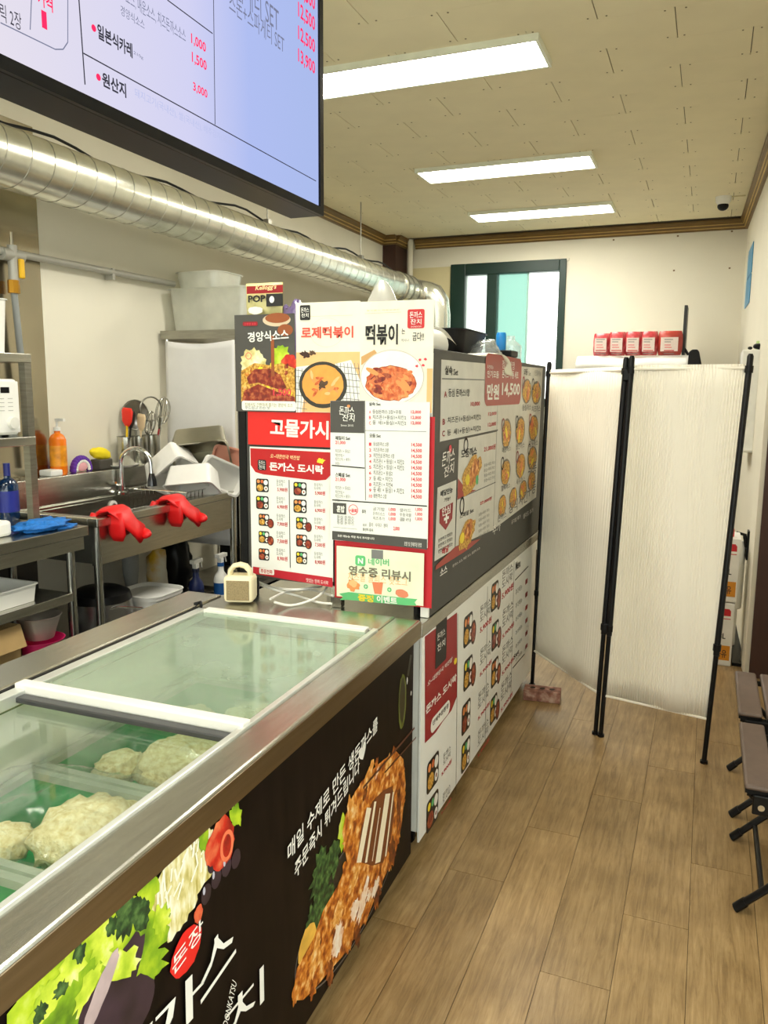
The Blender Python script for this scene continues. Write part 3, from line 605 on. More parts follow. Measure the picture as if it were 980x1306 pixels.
def bento(pr, u, v, w_, h_, bowl, k=0):
    pr.ell(u, v, w_, h_, INK, 2, .0, 4, math.pi / 4) if False else None
    c = pr.P(u, v, 2)
    def R4(cx, cz, a, b, m, lay):
        o = c + pr.n * .0006 * lay; q = []
        r = min(a, b) * .3
        for sx, sz, a0 in ((1, 1, 0), (-1, 1, 90), (-1, -1, 180), (1, -1, 270)):
            for s_ in range(4): q.append(o + pr.t * (cx + sx * (a - r) + r * math.cos(R(a0 + 30 * s_))) + pr.z * (cz + sz * (b - r) + r * math.sin(R(a0 + 30 * s_))))
        pr.pts3(q, m)
    def E4(cx, cz, a, b, m, lay):
        o = c + pr.n * .0006 * lay; pr.pts3([o + pr.t * (cx + a * math.cos(2 * math.pi * i / 16)) + pr.z * (cz + b * math.sin(2 * math.pi * i / 16)) for i in range(16)], m)
    R4(0, 0, w_, h_, mat('print_box_black', (28, 26, 24), .4), 0)
    E4(-w_ * .35, -h_ * .35, w_ * .52, h_ * .5, [CRUMBS, SAUCE, CRUMBS][k % 3], 1)
    E4(w_ * .55, h_ * .45, w_ * .33, h_ * .38, WINK, 1.2); E4(w_ * .58, -h_ * .45, w_ * .3, h_ * .36, WINK, 1.2); E4(w_ * .58, -h_ * .45, w_ * .12, h_ * .14, SAUCE, 1.4)
    E4(-w_ * .6, h_ * .58, w_ * .24, h_ * .26, YEL if k % 2 else ORG, 1.2); E4(-w_ * .02, h_ * .58, w_ * .22, h_ * .26, GRN if k % 2 else TTEOK, 1.2)
    if bowl:
        E4(w_ * 1.25, -h_ * .5, w_ * .62, h_ * .8, mat('print_bowl_dark', (70, 32, 24), .4), 1.6); E4(w_ * 1.25, -h_ * .5, w_ * .48, h_ * .62, SAUCE, 1.8)
spots = [(552, 985, 0), (551.5, 1034, 0), (597, 803, 1), (597, 858, 1), (594.5, 914, 0), (594, 962, 0), (631, 760, 1), (631.5, 810, 1), (631, 857, 1), (629.5, 904, 1)]
for k, (u, v, bw) in enumerate(spots):
    bento(pr, u, v, .066 if k < 2 else .062, .06 if k < 2 else .064, bw, k)
    o = 13 if k < 2 else 19 if k < 6 else 13
    pr.text('돈까스\n도시락', u + o - (0 if k < 2 else 4), v - 8, u + o + 10, v - 36, GREYINK, 2); pr.text('5,900원', u + o - (2 if k < 2 else 4), v + 6, u + o + 11, v - 18, RED, 2, .02)
pr.text('Menu', 657.5, 728, 664, 712, INK, 2, .02); pr.line((657, 740), (674, 722), .006, INK, 2)
for k in range(6):
    pr.text('추가메뉴', 657.5, 760 + k * 17, 666, 744 + k * 17, GREYINK, 2); pr.rect(670, 746 + k * 16.5, 673, 737 + k * 16.5, DRED, 2)
pr.text('Set', 655, 842, 662, 828, INK, 2, .02); pr.line((654, 852), (669, 834), .006, INK, 2)
pr.done()

# rack behind the boards, carries what stands on top
rk = thing('storage_rack', 'steel storage rack behind the menu boards on the counter fridge', 'rack', (-1.17, 3.4, .84))
for x in (-1.53, -.885):
    for y in (2.49, 4.26): build('post', T([(x, y, .84), (x, y, 1.70)], .014, 10), BLACKM, rk)
build('shelf', B(-1.55, 2.475, 1.685, -.86, 4.29, 1.705), STEEL2, rk)
# side menu sign
sg = thing('menu_sign', 'large dark menu sign with red price tab facing the aisle', 'sign', (XS, 3.4, .842))
bd = build('board', B(XS - .03, 2.46, .842, XS, 4.345, 1.735), DCHAR, sg, bevel=.003, origin=(XS, 3.4, .842))
pr = Print(bd, (XS, 0, 0), (1, 0, 0))
SW = mat('sign_white', (214, 212, 202), .45)
pr.poly([(562.5, 458), (692, 470), (692, 560), (684, 638), (612, 690), (578, 725), (579, 563), (561, 570)], SW, 1) if False else None
pr.poly([(563, 458.5), (636, 465), (634, 549), (561, 564.5)], SW, 1)            # set menu
pr.poly([(636, 465), (692.5, 469.5), (684, 634), (629, 675.5), (634, 549)], SW, 1)
pr.poly([(585.5, 561), (634, 550.5), (629, 676), (581, 697)], SW, 1)
pr.poly([(558, 622), (582, 612), (580, 700), (554, 716)], SW, 1.5)
pr.line((563.5, 483), (618, 484.5), .004, GREYINK, 2); pr.line((636.5, 466), (629, 676), .004, GREYINK, 2.2); pr.line((561, 564.5), (635, 548.5), .006, DCHAR, 2); pr.line((583, 637), (632, 615), .004, GREYINK, 2.2)
pr.text('실속', 567, 478, 577, 467, INK, 3, .03); pr.text('Set', 578, 478.5, 584, 471, INK, 3, .02)
pr.text('A', 566, 507, 570, 499, DRED, 3, .03); pr.text('등심 돈까스1장', 571.5, 506, 599, 496, INK, 3, .015); pr.text('10,000', 600, 519, 612, 512, RED, 3, .02)
pr.text('B', 564, 542, 567.5, 534, DRED, 3, .03); pr.text('치즈돈1+등심1+치킨2', 570.5, 540, 613, 528, INK, 3, .01); pr.text('12,000', 622.5, 531, 633, 525, RED, 3, .02)
pr.text('C', 563.5, 557, 567, 549, DRED, 3, .03); pr.text('등  새1+등심1+치킨2', 570, 556, 613, 542, INK, 3, .01); pr.text('12,000', 622, 545, 632.5, 538, RED, 3, .02)
TAB = mat('tab_red', (166, 62, 52), .45)
pr.rect(617.5, 518, 665.5, 458, TAB, 3, .04)
pr.text('추천메뉴', 621, 470.5, 629, 466, WINK, 4); pr.text('인기모둠', 621, 481.5, 636, 475, WINK, 4, .02); pr.text('돈까스+우동 세트', 640, 482, 661, 474, WINK, 4, .02); pr.text('점심한정', 640, 470, 656, 464, WINK, 4)
pr.text('만원', 620.5, 510, 636.5, 490, WINK, 4, .035); pr.text('14,500', 639.5, 507, 663, 489, WINK, 4, .03)
pr.text('모둠', 668, 478, 673, 471, INK, 3, .02); pr.text('Set', 674, 479, 677, 474, INK, 3); pr.text('단품메뉴', 682, 479, 690, 473, GREYINK, 3)
def dish(u, v, a, b, k, tagc=True):
    a = abs((pr.P(u + 1, v) - pr.P(u, v)).y) * a
    pr.ell(u, v, a, b, mat('print_plate_grey', (120, 116, 104), .5), 3, 0, 20); pr.ell(u, v, a * .86, b * .88, CRUMBS, 3.5, .12, 22, 0, k)
    rnd = random.Random(k)
    for i in range(5): pr.ell(u + rnd.uniform(-3, 3), v + rnd.uniform(-7, 7), a * .3, b * .22, [ORG, YEL, CRUMB, TTEOK, CRUMBS][(i + k) % 5], 4 + i * .1, .2, 12, rnd.uniform(0, 3), k + i)
    if tagc: pr.ringe(u - 4.5, v - 11, .028, .03, .008, [DRED, INK][k % 2], 5)
for k, (u, v, lb) in enumerate(((671.8, 499, '등심까스'), (684, 501, '치즈까스'), (646, 553, '매운까스'), (663.5, 549, '생선까스'), (680.5, 546, '모둠까스'), (645, 602, '함박까스'), (664, 594, '새우까스'), (679, 584, '우동'), (640.5, 645, '돈까스'), (654.5, 635, '정식'), (667, 625, '치킨'), (678, 613, '우동'))):
    a, b = (6.0, .060) if k < 8 else (5.0, .050)
    if k in (2, 3, 4): b = .068
    dish(u, v, a, b, k, k < 8)
    pr.text(lb, u - 6, v + 25 - .6 * (k > 7) * 6, u + 5, v + 19 - .6 * (k > 7) * 6, GREYINK, 4, .01)
pr.ell(565, 585, 0.001, 0.001, WINK, 1)
pr.text3('돈까스', (563, 596), (579, 588), (564, 577), WINK, 3, .01, .1); pr.text3('잔치', (566, 610), (579, 602), (566, 596), WINK, 3, .01, .1); pr.ell(574, 572.5, .016, .014, PINK, 3)
pr.text('모둠까스', 588, 585, 608, 574, INK, 3, .02); pr.text('Set', 602, 584, 608, 575, INK, 3); pr.ringe(594, 568, .03, .03, .01, INK, 3); pr.text('21,000원', 617, 577, 632, 566, RED, 3, .02)
pr.ell(601, 606, .135, .062, CRUMBS, 3.4, .14, 26, .25, 3); pr.ell(604, 602, .08, .04, CRUMB, 3.8, .2, 20, .4, 6); pr.ell(596, 612, .03, .02, YEL, 4, .1); pr.ell(608, 612, .02, .02, GRN, 4, .2)
for k in range(4): pr.text('등심+치즈 까스', 617, 596 + k * 6.5, 631, 590 + k * 6, GREYINK, 3)
pr.poly([(584, 610), (594, 624), (607, 625), (583, 637)], TAB, 3)
pr.text('스페셜 Set', 586, 662, 604, 647, INK, 3, .02); pr.ringe(589, 645, .03, .035, .01, INK, 3); pr.text('27,000원', 612, 645, 627, 634, RED, 3, .02)
pr.ell(595.5, 680, .11, .055, CRUMBS, 3.4, .14, 26, .2, 8); pr.ell(597, 676, .06, .035, CRUMB, 3.8, .2, 20, .3, 5); pr.ell(589, 686, .03, .02, YEL, 4, .1)
for k in range(5): pr.text('모둠+새우 까스', 610, 659 + k * 7, 624, 652 + k * 6.7, GREYINK, 3)
pr.poly([(580.5, 697), (602, 690), (613, 687), (598, 700), (555, 727), (556, 721)], TAB, 3)
pr.text('배달만능', 561.5, 634, 577, 622, INK, 3, .03); pr.text('가능!', 566, 641, 574, 634, INK, 3, .02)
pr.poly([(560.5, 650), (577.5, 640.5), (576.5, 661), (568, 676), (560, 667)], DRED, 3); pr.text('안심', 563, 659, 574, 648, WINK, 4, .02); pr.text('+', 565.5, 669, 572, 659, WINK, 4, .04)
for k in range(3): pr.text('안전하고 맛있는', 558.5, 692 + k * 7, 577, 680 + k * 7, INK, 3, .01)
pr.text('배달', 563.5, 708, 572, 701, RED, 3, .02)
pr.text('소스', 561, 735, 570, 725, WINK, 3, .02); pr.text('돈까스 소스, 매운 소스, 경양식 소스', 577, 724, 612, 697, WINK, 3)
pr.text('추가', 628, 683, 638, 677, WINK, 3); pr.text('공기밥 추가', 652, 669, 664, 658, WINK, 3); pr.text('샐러드 추가', 667, 662, 680, 651, WINK, 3)
pr.done()

# front partition facing the viewer: frame and posters
YP = 2.445
ft = thing('poster_frame', 'dark upright frame behind the posters at the freezer end', 'frame', (-1.2, 2.47, .84))
build('back_board', B(-1.535, 2.455, .915, -.835, 2.470, 1.70), CHAR, ft)
build('post', B(-1.565, 2.45, .842, -1.535, 2.475, 1.72), BLACKM, ft); build('post', B(-1.195, 2.445, .842, -1.155, 2.475, .92), STEEL, ft); build('post', B(-.86, 2.45, .842, -.832, 2.475, 1.72), WHITE, ft)
def poster(name, label, u0, v0, u1, v1, off, m, sz=None):
    a, b = at(u0, v0, 1, YP - off), at(u1, v1, 1, YP - off)
    o = build(name, B(a.x, YP - off, min(a.z, b.z), b.x, YP - off + .0022, max(a.z, b.z)), m, label=label, cat='poster', origin=((a.x + b.x) / 2, YP - off, min(a.z, b.z)))
    return o, Print(o, (0, YP - off, 0), (0, -1, 0))
# red banner
o, pr = poster('banner', 'bright red banner with white lettering above the lunch box poster', 316, 523, 430, 571, .004, BRED)
pr.text3('고물가시대', (345, 556), (440, 562), (345, 533), WINK, 2, .03); pr.done()
# lunch-box poster
o, pr = poster('lunch_box_poster', 'white lunch box poster with ten small pictures and red heading', 318.5, 569.5, 425, 742, .007, PAPER)
pr.poly([(319.5, 571.5), (422, 577), (422, 606), (416, 612), (404, 613), (336, 605), (326, 602), (320, 593)], mat('poster_red', (188, 14, 20), .45), 1)
pr.rect(329, 586, 340, 600, INK, 2, .006); pr.text('돈까스', 330.5, 593, 338.5, 587.5, WINK, 3); pr.text('잔치', 331, 598.5, 338, 593.5, WINK, 3)
pr.text3('오~대한민국 벅찬밥', (345, 584), (383, 587), (345, 578.5), mat('ink_cream', (250, 216, 160), .5), 2, .01, .2); pr.text3('돈까스 도시락', (344, 600), (413, 605), (344, 589), WINK, 2, .035); pr.ell(410, 588, .014, .009, YEL, 2, .3)
pr.line((369, 612), (370.5, 724), .003, INK, 1.5)
for k in range(5):
    for c_, u in ((0, 335), (1, 383)):
        v = 619 + k * 22 + c_ * 4.5
        bento(pr, u + (2 if k > 1 else 0), v, .026 if k < 2 else .022, .024 if k < 2 else .022, k > 1 and k < 4, k + c_)
        pr.text('등심까스\n도시락', u + 18, v + 1, u + 29, v - 7, GREYINK, 2); pr.text(('5,900원', '6,900원', '7,900원', '7,500원', '8,900원')[k], u + 19, v + 8, u + 32, v + 3, RED, 2, .02)
pr.poly([(323, 722.5), (424.5, 737), (424.5, 749), (323, 731.5)], mat('poster_red2', (190, 24, 44), .45), 1)
pr.rect(331, 731.5, 350, 726, WINK, 2, .005); pr.text('주문전화', 333, 730.5, 348, 727, RED, 3, .02); pr.text3('맛있는 한끼 도시락', (391, 742), (419, 746), (391, 737), WINK, 2); pr.done()
# sauce poster
o, pr = poster('sauce_poster', 'dark poster of a cutlet under brown sauce at the left edge', 299, 402, 377, 526, .010, CHAR)
pr.ell(323, 463, .05, .05, ONION, 1, .12, 30); pr.ell(358, 455, .035, .038, LETT, 1.2, .3, 24); pr.ell(369, 463, .03, .03, TOM, 1.3, .1)
pr.poly([(308, 473), (325, 463), (345, 466), (360, 463), (376, 470), (377, 512), (308, 512)], CRUMBS, 1.6)
for k in range(26): pr.ell(random.uniform(311, 374), random.uniform(466, 508), .008, .008, [CRUMB, CRUMBS, YEL, SAUCE][k % 4], 1.8 + .02 * k, .4, 10, 0, k)
pr.poly([(315, 482), (325, 471), (345, 470), (358, 478), (366, 494), (360, 498), (330, 488), (318, 490)], SAUCE, 2.8); pr.poly([(309, 512), (312, 498), (330, 490), (355, 500), (376, 506), (377, 513)], SAUCE, 2.6)
pr.rect(346.5, 480, 350, 428, mat('print_pour', (150, 78, 36), .4), 3)
pr.ell(353, 408, .055, .022, mat('print_ladle', (210, 190, 160), .4), 1.2, 0); pr.ell(354, 405.5, .048, .017, mat('print_gravy', (150, 80, 40), .4), 1.6, 0); pr.ell(364, 421, .03, .02, mat('print_gravy', (150, 80, 40), .4), 1.4, 0)
pr.rect(310, 416, 329, 410, DRED, 2, .006); pr.text('간편한 포장', 312, 415, 327, 411.5, PINK, 3, .02)
pr.text3('경양식소스', (317, 437), (369, 433), (316, 424), WINK, 4, .025); pr.text('1,500', 349, 506, 372, 496, PINK, 4, .02); pr.rect(309, 523, 378, 512, PAPER, 3, .008); pr.text('집에서도 간편하게 즐기는 경양식 소스', 313, 518.5, 374, 514.5, mat('ink_olive', (150, 140, 40), .5), 4); pr.text('부드럽고 진한 맛', 313, 522, 345, 518.8, GREYINK, 4); pr.ringe(317.5, 454, .012, .012, .002, PINK, 4)
pr.done()
# rose tteokbokki poster
CRP = mat('cream_paper', (238, 231, 213), .5)
o, pr = poster('rose_stew_poster', 'cream poster with a bowl of orange stew on checked cloth', 377.5, 386.5, 459.3, 527, .013, CRP)
pr.rect(378, 449.5, 459, 526.5, PEACH, 1); pr.poly([(378, 468), (395, 466), (385, 526), (378, 526)], WINK, 1.3); pr.poly([(428, 464), (448, 459), (459, 484), (459, 526), (430, 526)], WINK, 1.3)
for k in range(7):
    pr.line((430 + k * 4.5, 463), (434 + k * 5, 526), .002, GREYINK, 1.6); pr.line((429, 467 + k * 8), (459, 470 + k * 8), .002, GREYINK, 1.6)
    pr.line((378, 472 + k * 8), (392, 474 + k * 8), .002, GREYINK, 1.6)
for k in range(3): pr.line((381 + k * 4.5, 470), (380 + k * 4, 526), .002, GREYINK, 1.6)
pr.ell(412, 491, .091, .078, mat('print_bowl_black', (52, 50, 42), .45), 2, 0, 40); pr.ell(412, 490.5, .078, .066, ROSE, 2.4, .015, 40)
for k in range(16): pr.ell(412 + random.uniform(-18, 18), 490 + random.uniform(-14, 14), random.uniform(.008, .022), .005, [TTEOK, ORG, PEACH][k % 3], 2.8 + .03 * k, .1, 12, random.uniform(0, 3), k)
pr.ell(412, 491, .02, .012, mat('print_herb', (84, 60, 40), .5, 0, .4, 60), 3.5, .4, 18, .5); pr.ell(390, 452, .018, .012, BROWN, 1.8, .4); pr.ell(399, 450, .012, .008, mat('print_herb', (84, 60, 40), .5), 1.8, .4)
pr.rect(383, 408.5, 396, 389, INK, 2, .004); pr.text('돈까스', 384.5, 399, 394.5, 392, WINK, 3, .01); pr.text('잔치', 385, 405, 394, 399.5, WINK, 3, .01)
RSE = mat('ink_rose', (222, 84, 66), .5)
pr.text('로제떡볶이', 384.5, 432, 451, 415.5, RSE, 2, .03); pr.ringe(417, 424, .062, .048, .0008, mat('ink_lightrose', (232, 190, 170), .5), 1.5); pr.line((384, 404), (450, 402), .0006, ORG, 1.5)
pr.done()
# tteokbokki poster
o, pr = poster('rice_cake_poster', 'cream poster with a white bowl of red rice cakes and red stamp', 459.8, 385, 551.5, 527, .016, CRP)
pr.rect(545, 470, 551, 526.5, PEACH, 1); pr.poly([(461, 455), (478, 446), (481, 450), (461, 466)], mat('print_spoon', (206, 160, 100), .5), 1.4)
pr.ell(500, 482, .112, .088, mat('print_bowl_white', (246, 242, 232), .4), 1.8, 0, 40); pr.ringe(500, 481, .112, .088, .003, mat('print_bowl_edge', (205, 196, 180), .4), 2, 40); pr.ell(498, 489, .088, .058, SAUCE, 2.2, .05, 36)
pr.ell(498, 489, .086, .056, TTEOK, 2.4, .06, 36)
for k in range(34): pr.ell(498 + random.uniform(-24, 24), 487 + random.uniform(-15, 15), random.uniform(.016, .026), .0085, [TTEOK, ORG, mat('print_cake', (222, 120, 66), .35, 0, .2, 60), SAUCE][k % 4], 2.8 + .03 * k, .08, 14, random.uniform(-.9, .9), k)
pr.text('떡볶이', 466.5, 440, 508, 413, INK, 2, .03); pr.text('는', 512.5, 426, 517, 419, INK, 2, .01); pr.text('역시나', 512, 436, 522, 432, GREYINK, 2); pr.text('굽다!!', 526.5, 435, 541, 423.5, INK, 2, .01)
pr.rect(520, 419, 542, 394, mat('stamp_red', (206, 46, 48), .5), 2, .006); pr.text('돈까스', 523, 406, 539, 397, WINK, 3, .01); pr.text('잔치', 524, 414, 538, 406.5, WINK, 3, .01); pr.text('DONKATSU', 525, 417.5, 538, 415.5, WINK, 3)
pr.line((466, 400), (512, 398), .0006, ORG, 1.5); pr.text('쫄깃쫄깃 매콤달콤한', 468, 397, 510, 394, PEACH, 1.5)
for u, v in ((536, 459), (540, 466), (543, 458), (532, 467)): pr.ell(u, v, .005, .004, PINK, 2, .3)
pr.done()
# red backing strip and the price list
o, pr = poster('red_sheet', 'red sheet showing around the price list and event poster', 427, 529, 550.5, 776, .010, RED); pr.done()
o, pr = poster('price_list_poster', 'white price list poster with dark logo block and red prices', 421.5, 511, 545.5, 699, .022, PAPER)
pr.poly([(421.7, 511.2), (465, 511.2), (465, 552.5), (421.7, 551.5)], CHAR, 1); pr.text3('돈까스', (433, 529), (452, 530), (433, 517.5), WINK, 2, .01, .1); pr.text3('잔치', (437, 537), (453, 538), (437, 528), WINK, 2, .01, .1); pr.ell(445, 518, .006, .005, ORG, 2); pr.text('Since 2015', 435, 543.5, 451, 541.5, WINK, 2)
pr.line((465.6, 511), (466.5, 638), .002, CHAR, 2); pr.line((466, 549), (544, 550.5), .0015, GREYINK, 2); pr.line((423.5, 593.5), (465.5, 597), .004, INK, 2); pr.line((424, 637.5), (545, 645.5), .004, INK, 2)
pr.text('실속 Set', 471, 517.5, 486, 513, INK, 2, .02); pr.text('모둠 Set', 471.5, 558, 486, 553.5, INK, 2, .02)
rows = ['등심돈까스 2장+우동', '치즈돈1+등심1+치킨2', '등  새1+등심1+치킨2']
for k, tx in enumerate(rows):
    v = 527.5 + 7 * k; pr.text('ABC'[k], 471, v, 473.5, v - 4, PINK, 2, .02); pr.text(tx, 475.5, v, 475.5 + (37, 43, 43)[k], v - 4.5, GREYINK, 2, .01); pr.text('12,000', 524.5, v + .5, 537.5, v - 4, PINK, 2, .025)
rows = ['등심돈까스 2장', '치즈돈까스 2장', '치킨안심 돈까스 1장', '치즈돈1 + 등심1 + 치킨2', '치즈돈2 + 등심1 + 치킨2', '치즈돈2 + 등심2', '등 새2 + 치킨2', '치즈돈1 + 치킨4', '등 새1 + 등심1 + 치킨2', '왕돈까스 2장']
for k, tx in enumerate(rows):
    v = 568.5 + 7.35 * k; pr.text(str(k + 1), 471, v, 474 if k < 9 else 475, v - 4, PINK, 2, .02); pr.text(tx, 476.5, v + .3, 476.5 + len(tx) * 2.45, v - 4.3, GREYINK, 2, .01); pr.text('14,500', 525, v + 1.5, 538.5, v - 3.2, PINK, 2, .025)
for v0, h_ in ((561, '패밀리 Set'), (608, '스페셜 Set')):
    pr.text(h_, 428, v0, 447, v0 - 4.5, INK, 2, .02); pr.text('21,000', 428, v0 + 6, 441, v0 + 1.5, PINK, 2, .02)
    for k, tx in enumerate(('치즈돈1 + 등심2', '치킨안심 +', '치즈스틱 + 새우1', '우동1')): pr.text(tx, 428, v0 + 16 + k * 5.3, 428 + len(tx) * 1.9, v0 + 12.5 + k * 5.3, GREYINK, 2)
pr.rect(425, 655, 442, 642, CHAR, 2); pr.text('혼밥', 430, 653, 440, 645, WINK, 3, .03); pr.ringe(451, 650, .018, .018, .002, PINK, 3); pr.text('+음료', 446, 653, 456, 649, PINK, 3, .03)
pr.line((425, 672), (456, 675), .001, GREYINK, 2)
for k in range(3): pr.text('등심 돈까스', 430, 661 + k * 3.6, 452, 658.5 + k * 3.6, GREYINK, 2)
pr.text('추가', 462, 655, 467, 650, INK, 3, .02)
for c_, u in enumerate((476, 510)):
    for k in range(3): pr.text(('공기밥', '돈까스소스', '치즈추가', '샐러드', '우동국물', '콜라')[k + 3 * c_], u, 651 + k * 6 + 1.5 * c_, u + 15, 647.5 + k * 6 + 1.5 * c_, GREYINK, 2); pr.text('1,000', u + 20, 652 + k * 6, u + 29, 648 + k * 6, PINK, 2, .02)
pr.text('음료', 463, 671, 468, 668, GREYINK, 2); pr.text('콜라 · 사이다 · 환타', 471, 671.5, 495, 668, GREYINK, 2); pr.text('2,000', 502, 677, 510, 672, PINK, 2, .02); pr.text('원산지 표시', 463, 677, 476, 674, INK, 2, .01)
pr.poly([(424, 677), (545, 687.5), (545, 701), (424, 688)], CHAR, 1.5); pr.text3('모든 메뉴는 주문 즉시 조리합니다', (431, 684.5), (478, 688.5), (431, 681.5), WINK, 2.5, .02); pr.text3('포장 및 단체주문 환영', (516, 696), (538, 698), (516, 690.5), WINK, 2.5)
pr.done()
# event poster
o, pr = poster('event_poster', 'pale green event poster at the bottom right of the partition', 429.5, 696, 540, 773, .026, LGRN)
pr.rect(474, 712, 489, 702, GREYINK, 1); pr.rect(453.5, 721, 466.5, 709, GRN, 2, .008); pr.text3('N', (457, 718.5), (463.5, 719), (457, 711.5), WINK, 3, .04); pr.text3('네이버', (470, 720.5), (496.5, 722), (470, 711.5), GRN, 2, .02)
pr.text3('영수증 리뷰시', (445, 733), (524, 742), (445, 720.5), mat('ink_brown', (120, 112, 92), .5), 2, .03)
pr.ell(451, 746, .022, .02, ORG, 2, .25); pr.ell(451, 744, .016, .013, PEACH, 2.4, .2); pr.poly([(475, 742), (489, 743), (487, 758), (478, 757)], mat('print_drink', (226, 130, 90), .5), 2); pr.ell(513, 757, .024, .014, mat('print_hotdog', (222, 132, 96), .5), 2, .05, 24, -.15)
for u, v, s_ in ((467, 748, '+'), (497, 752, '+')): pr.ell(u, v, .008, .008, GRN, 2); pr.text(s_, u - 1.5, v + 1.5, u + 1.5, v - 1.5, WINK, 3)
pr.poly([(433, 757), (445, 755), (520, 767), (532, 768), (527, 773), (531, 780), (518, 778), (445, 766), (434, 766), (438, 761)], GRN, 2.6) if False else pr.poly([(433, 757), (445, 755), (520, 763), (533, 764), (529, 768), (532, 772.5), (518, 772), (445, 765), (434, 765), (438, 761)], GRN, 2.6)
pr.text3('증정', (457, 766), (477, 768.5), (457, 757), YEL, 4, .04); pr.text3('이벤트', (481, 768), (507, 771), (481, 759), WINK, 4, .03); pr.text('치즈볼 쿨피스 핫도그', 444, 740, 520, 737, PEACH, 2)
m = MB()
pr.done()

# things on top of the partition
def foil(name, lb, u0, v0, u1, v1, y, m, cat):
    a, b = at(u0, v0, 1, y), at(u1, v1, 1, y); w_, h_ = b.x - a.x, a.z - b.z
    def fn(i, j):
        k = math.sin(math.pi * i) ** .6 * math.sin(math.pi * j) ** .6; return (a.x + w_ * i, y - .035 * k + .006 * noise.noise(Vector((i * 5, j * 5, 2))), b.z + h_ * j)
    def bk(i, j):
        k = math.sin(math.pi * i) ** .6 * math.sin(math.pi * j) ** .6; return (a.x + w_ * (1 - i), y + .004 + .035 * k, b.z + h_ * j)
    t = thing(name, lb, cat, (a.x + w_ / 2, y, b.z)); build('pouch', MB().grid(fn, 14, 14).grid(bk, 14, 14), m, t, smooth='all')
    return t, a, b
y = 2.56
t, a, b = foil('cereal_bag', 'red and yellow cereal bag standing on the partition top', 314, 362, 361, 412, y, mat('bag_pale_yellow', (222, 214, 150), .4), 'cereal bag')
pr = Print(t, (0, y - .040, 0), (0, -1, 0)); pr.rect(315, 375, 361, 363, mat('bag_red', (150, 22, 32), .35), 1); pr.rect(340, 391, 361, 374, INK, 1.2); pr.text3("Kellogg's", (326, 372), (353, 370), (326, 364.5), mat('ink_cream', (250, 216, 160), .5), 3, .02, .2); pr.text('POP', 317, 386, 339, 376, INK, 3, .04); pr.ell(347, 382, .01, .012, WINK, 2); pr.ell(326, 396, .03, .014, WINK, 1.4, .1); pr.done()
m = MB(); p = at(377, 395, 1, 2.60); m.lump((p.x - .02, 2.62, 1.78), (.055, .04, .14), 4, .25, 1.6)
build('purple_bag', m, mat_film('purple_film', (190, 180, 220), .9, .2, .55, (170, 150, 205)), label='pale purple plastic bag behind the cereal bag', cat='plastic bag', smooth='all')
m = MB(); p = at(488, 383, 1, 2.62)
def cone(i, j):
    a = 2 * math.pi * i; r = (.13 * (1 - j) ** .8 + .012) * (1 + .12 * noise.noise(Vector((math.cos(a) * 2, math.sin(a) * 2, j * 2)))); return (p.x + r * math.cos(a) - .01 * j, 2.64 + r * .7 * math.sin(a), 1.705 + .275 * j)
build('clear_bag', MB().grid(cone, 24, 12), mat_film('bag_white', (240, 240, 236), .9, .2, .5, (240, 240, 234)), label='peaked white plastic bag behind the rice cake poster', cat='plastic bag', smooth='all')
# roll of bags, black bin, plastic, clip, cloth on the rack shelf
ZS = 1.706
p = at(566, 433, 0, -.92); c = Vector((-.93, 2.64, ZS + .055))
t = thing('bag_roll', 'roll of white bags with brown cardboard core on the partition', 'roll', (c.x, c.y, ZS))
m = MB(); m.M = Matrix.Translation(c) @ Matrix.Rotation(R(90), 4, 'X') @ Matrix.Rotation(R(0), 4, 'Z'); m.lathe([(.028, -.11), (.055, -.11), (.055, .11), (.028, .11), (.028, -.11)], (0, 0, 0), 22, cap=False); build('roll', m, WHITE, t, smooth=True)
m = MB(); m.M = Matrix.Translation(c) @ Matrix.Rotation(R(90), 4, 'X'); m.lathe([(.022, -.112), (.0285, -.112), (.0285, .112), (.022, .112), (.022, -.112)], (0, 0, 0), 18, cap=False); build('core', m, mat('cardboard', (176, 146, 96), .8), t, smooth=True)
def flap(i, j): return (c.x + .05 + .02 * math.sin(3 * i), c.y - .1 + .24 * i, ZS + .004 + .11 * (1 - j) + .01 * math.sin(6 * i + 4 * j))
build('loose_end', MB().grid(lambda i, j: (c.x - .02 + .09 * j, c.y + .115 + .05 * i, ZS + .02 + .10 * (1 - (j - .3) ** 2) * (1 - .3 * i)), 8, 8), WHITE, t, smooth='all')
m = MB(); m.M = Matrix.Translation((-1.10, 3.47, ZS)); m.tub(.25, .46, .155, .006, .80, .008, .3)
build('black_basin', m, BLACK, label='black plastic basin on top of the partition rack', cat='basin', smooth=True)
m = MB(); m.lump((-.95, 3.52, ZS + .062), (.07, .10, .055), 12, .3, 2.5)
build('film_bundle', m, mat_film('clear_wrap', (244, 248, 248), .85, .1, .30, (236, 242, 242)), label='crumpled clear plastic beside the black basin', cat='plastic bag', smooth='all')
c = Vector((-.93, 3.78, ZS)); t = thing('staple_box', 'small black and grey box with blue cap behind clear plastic', 'box', c)
build('tray', B(c.x - .05, c.y - .06, ZS, c.x + .05, c.y + .06, ZS + .055), mat('grey_plastic', (150, 150, 144), .5), t, bevel=.004); build('lid', B(c.x - .058, c.y - .07, ZS + .055, c.x + .058, c.y + .07, ZS + .085), BLACK, t, bevel=.005); build('cap', MB().lathe([(.024, 0), (.024, .075), (.02, .085)], (c.x - .01, c.y, ZS + .085), 16), mat('cap_blue', (30, 140, 220), .4), t, smooth=True)
build('clear_bottle', MB().lathe([(.05, 0), (.055, .02), (.055, .12), (.02, .15), (.02, .17)], (-.95, 4.02, ZS), 18), mat_film('clear_wrap', (244, 248, 248), .85, .1, .30), label='clear plastic tub at the far end of the partition top', cat='tub', smooth=True)
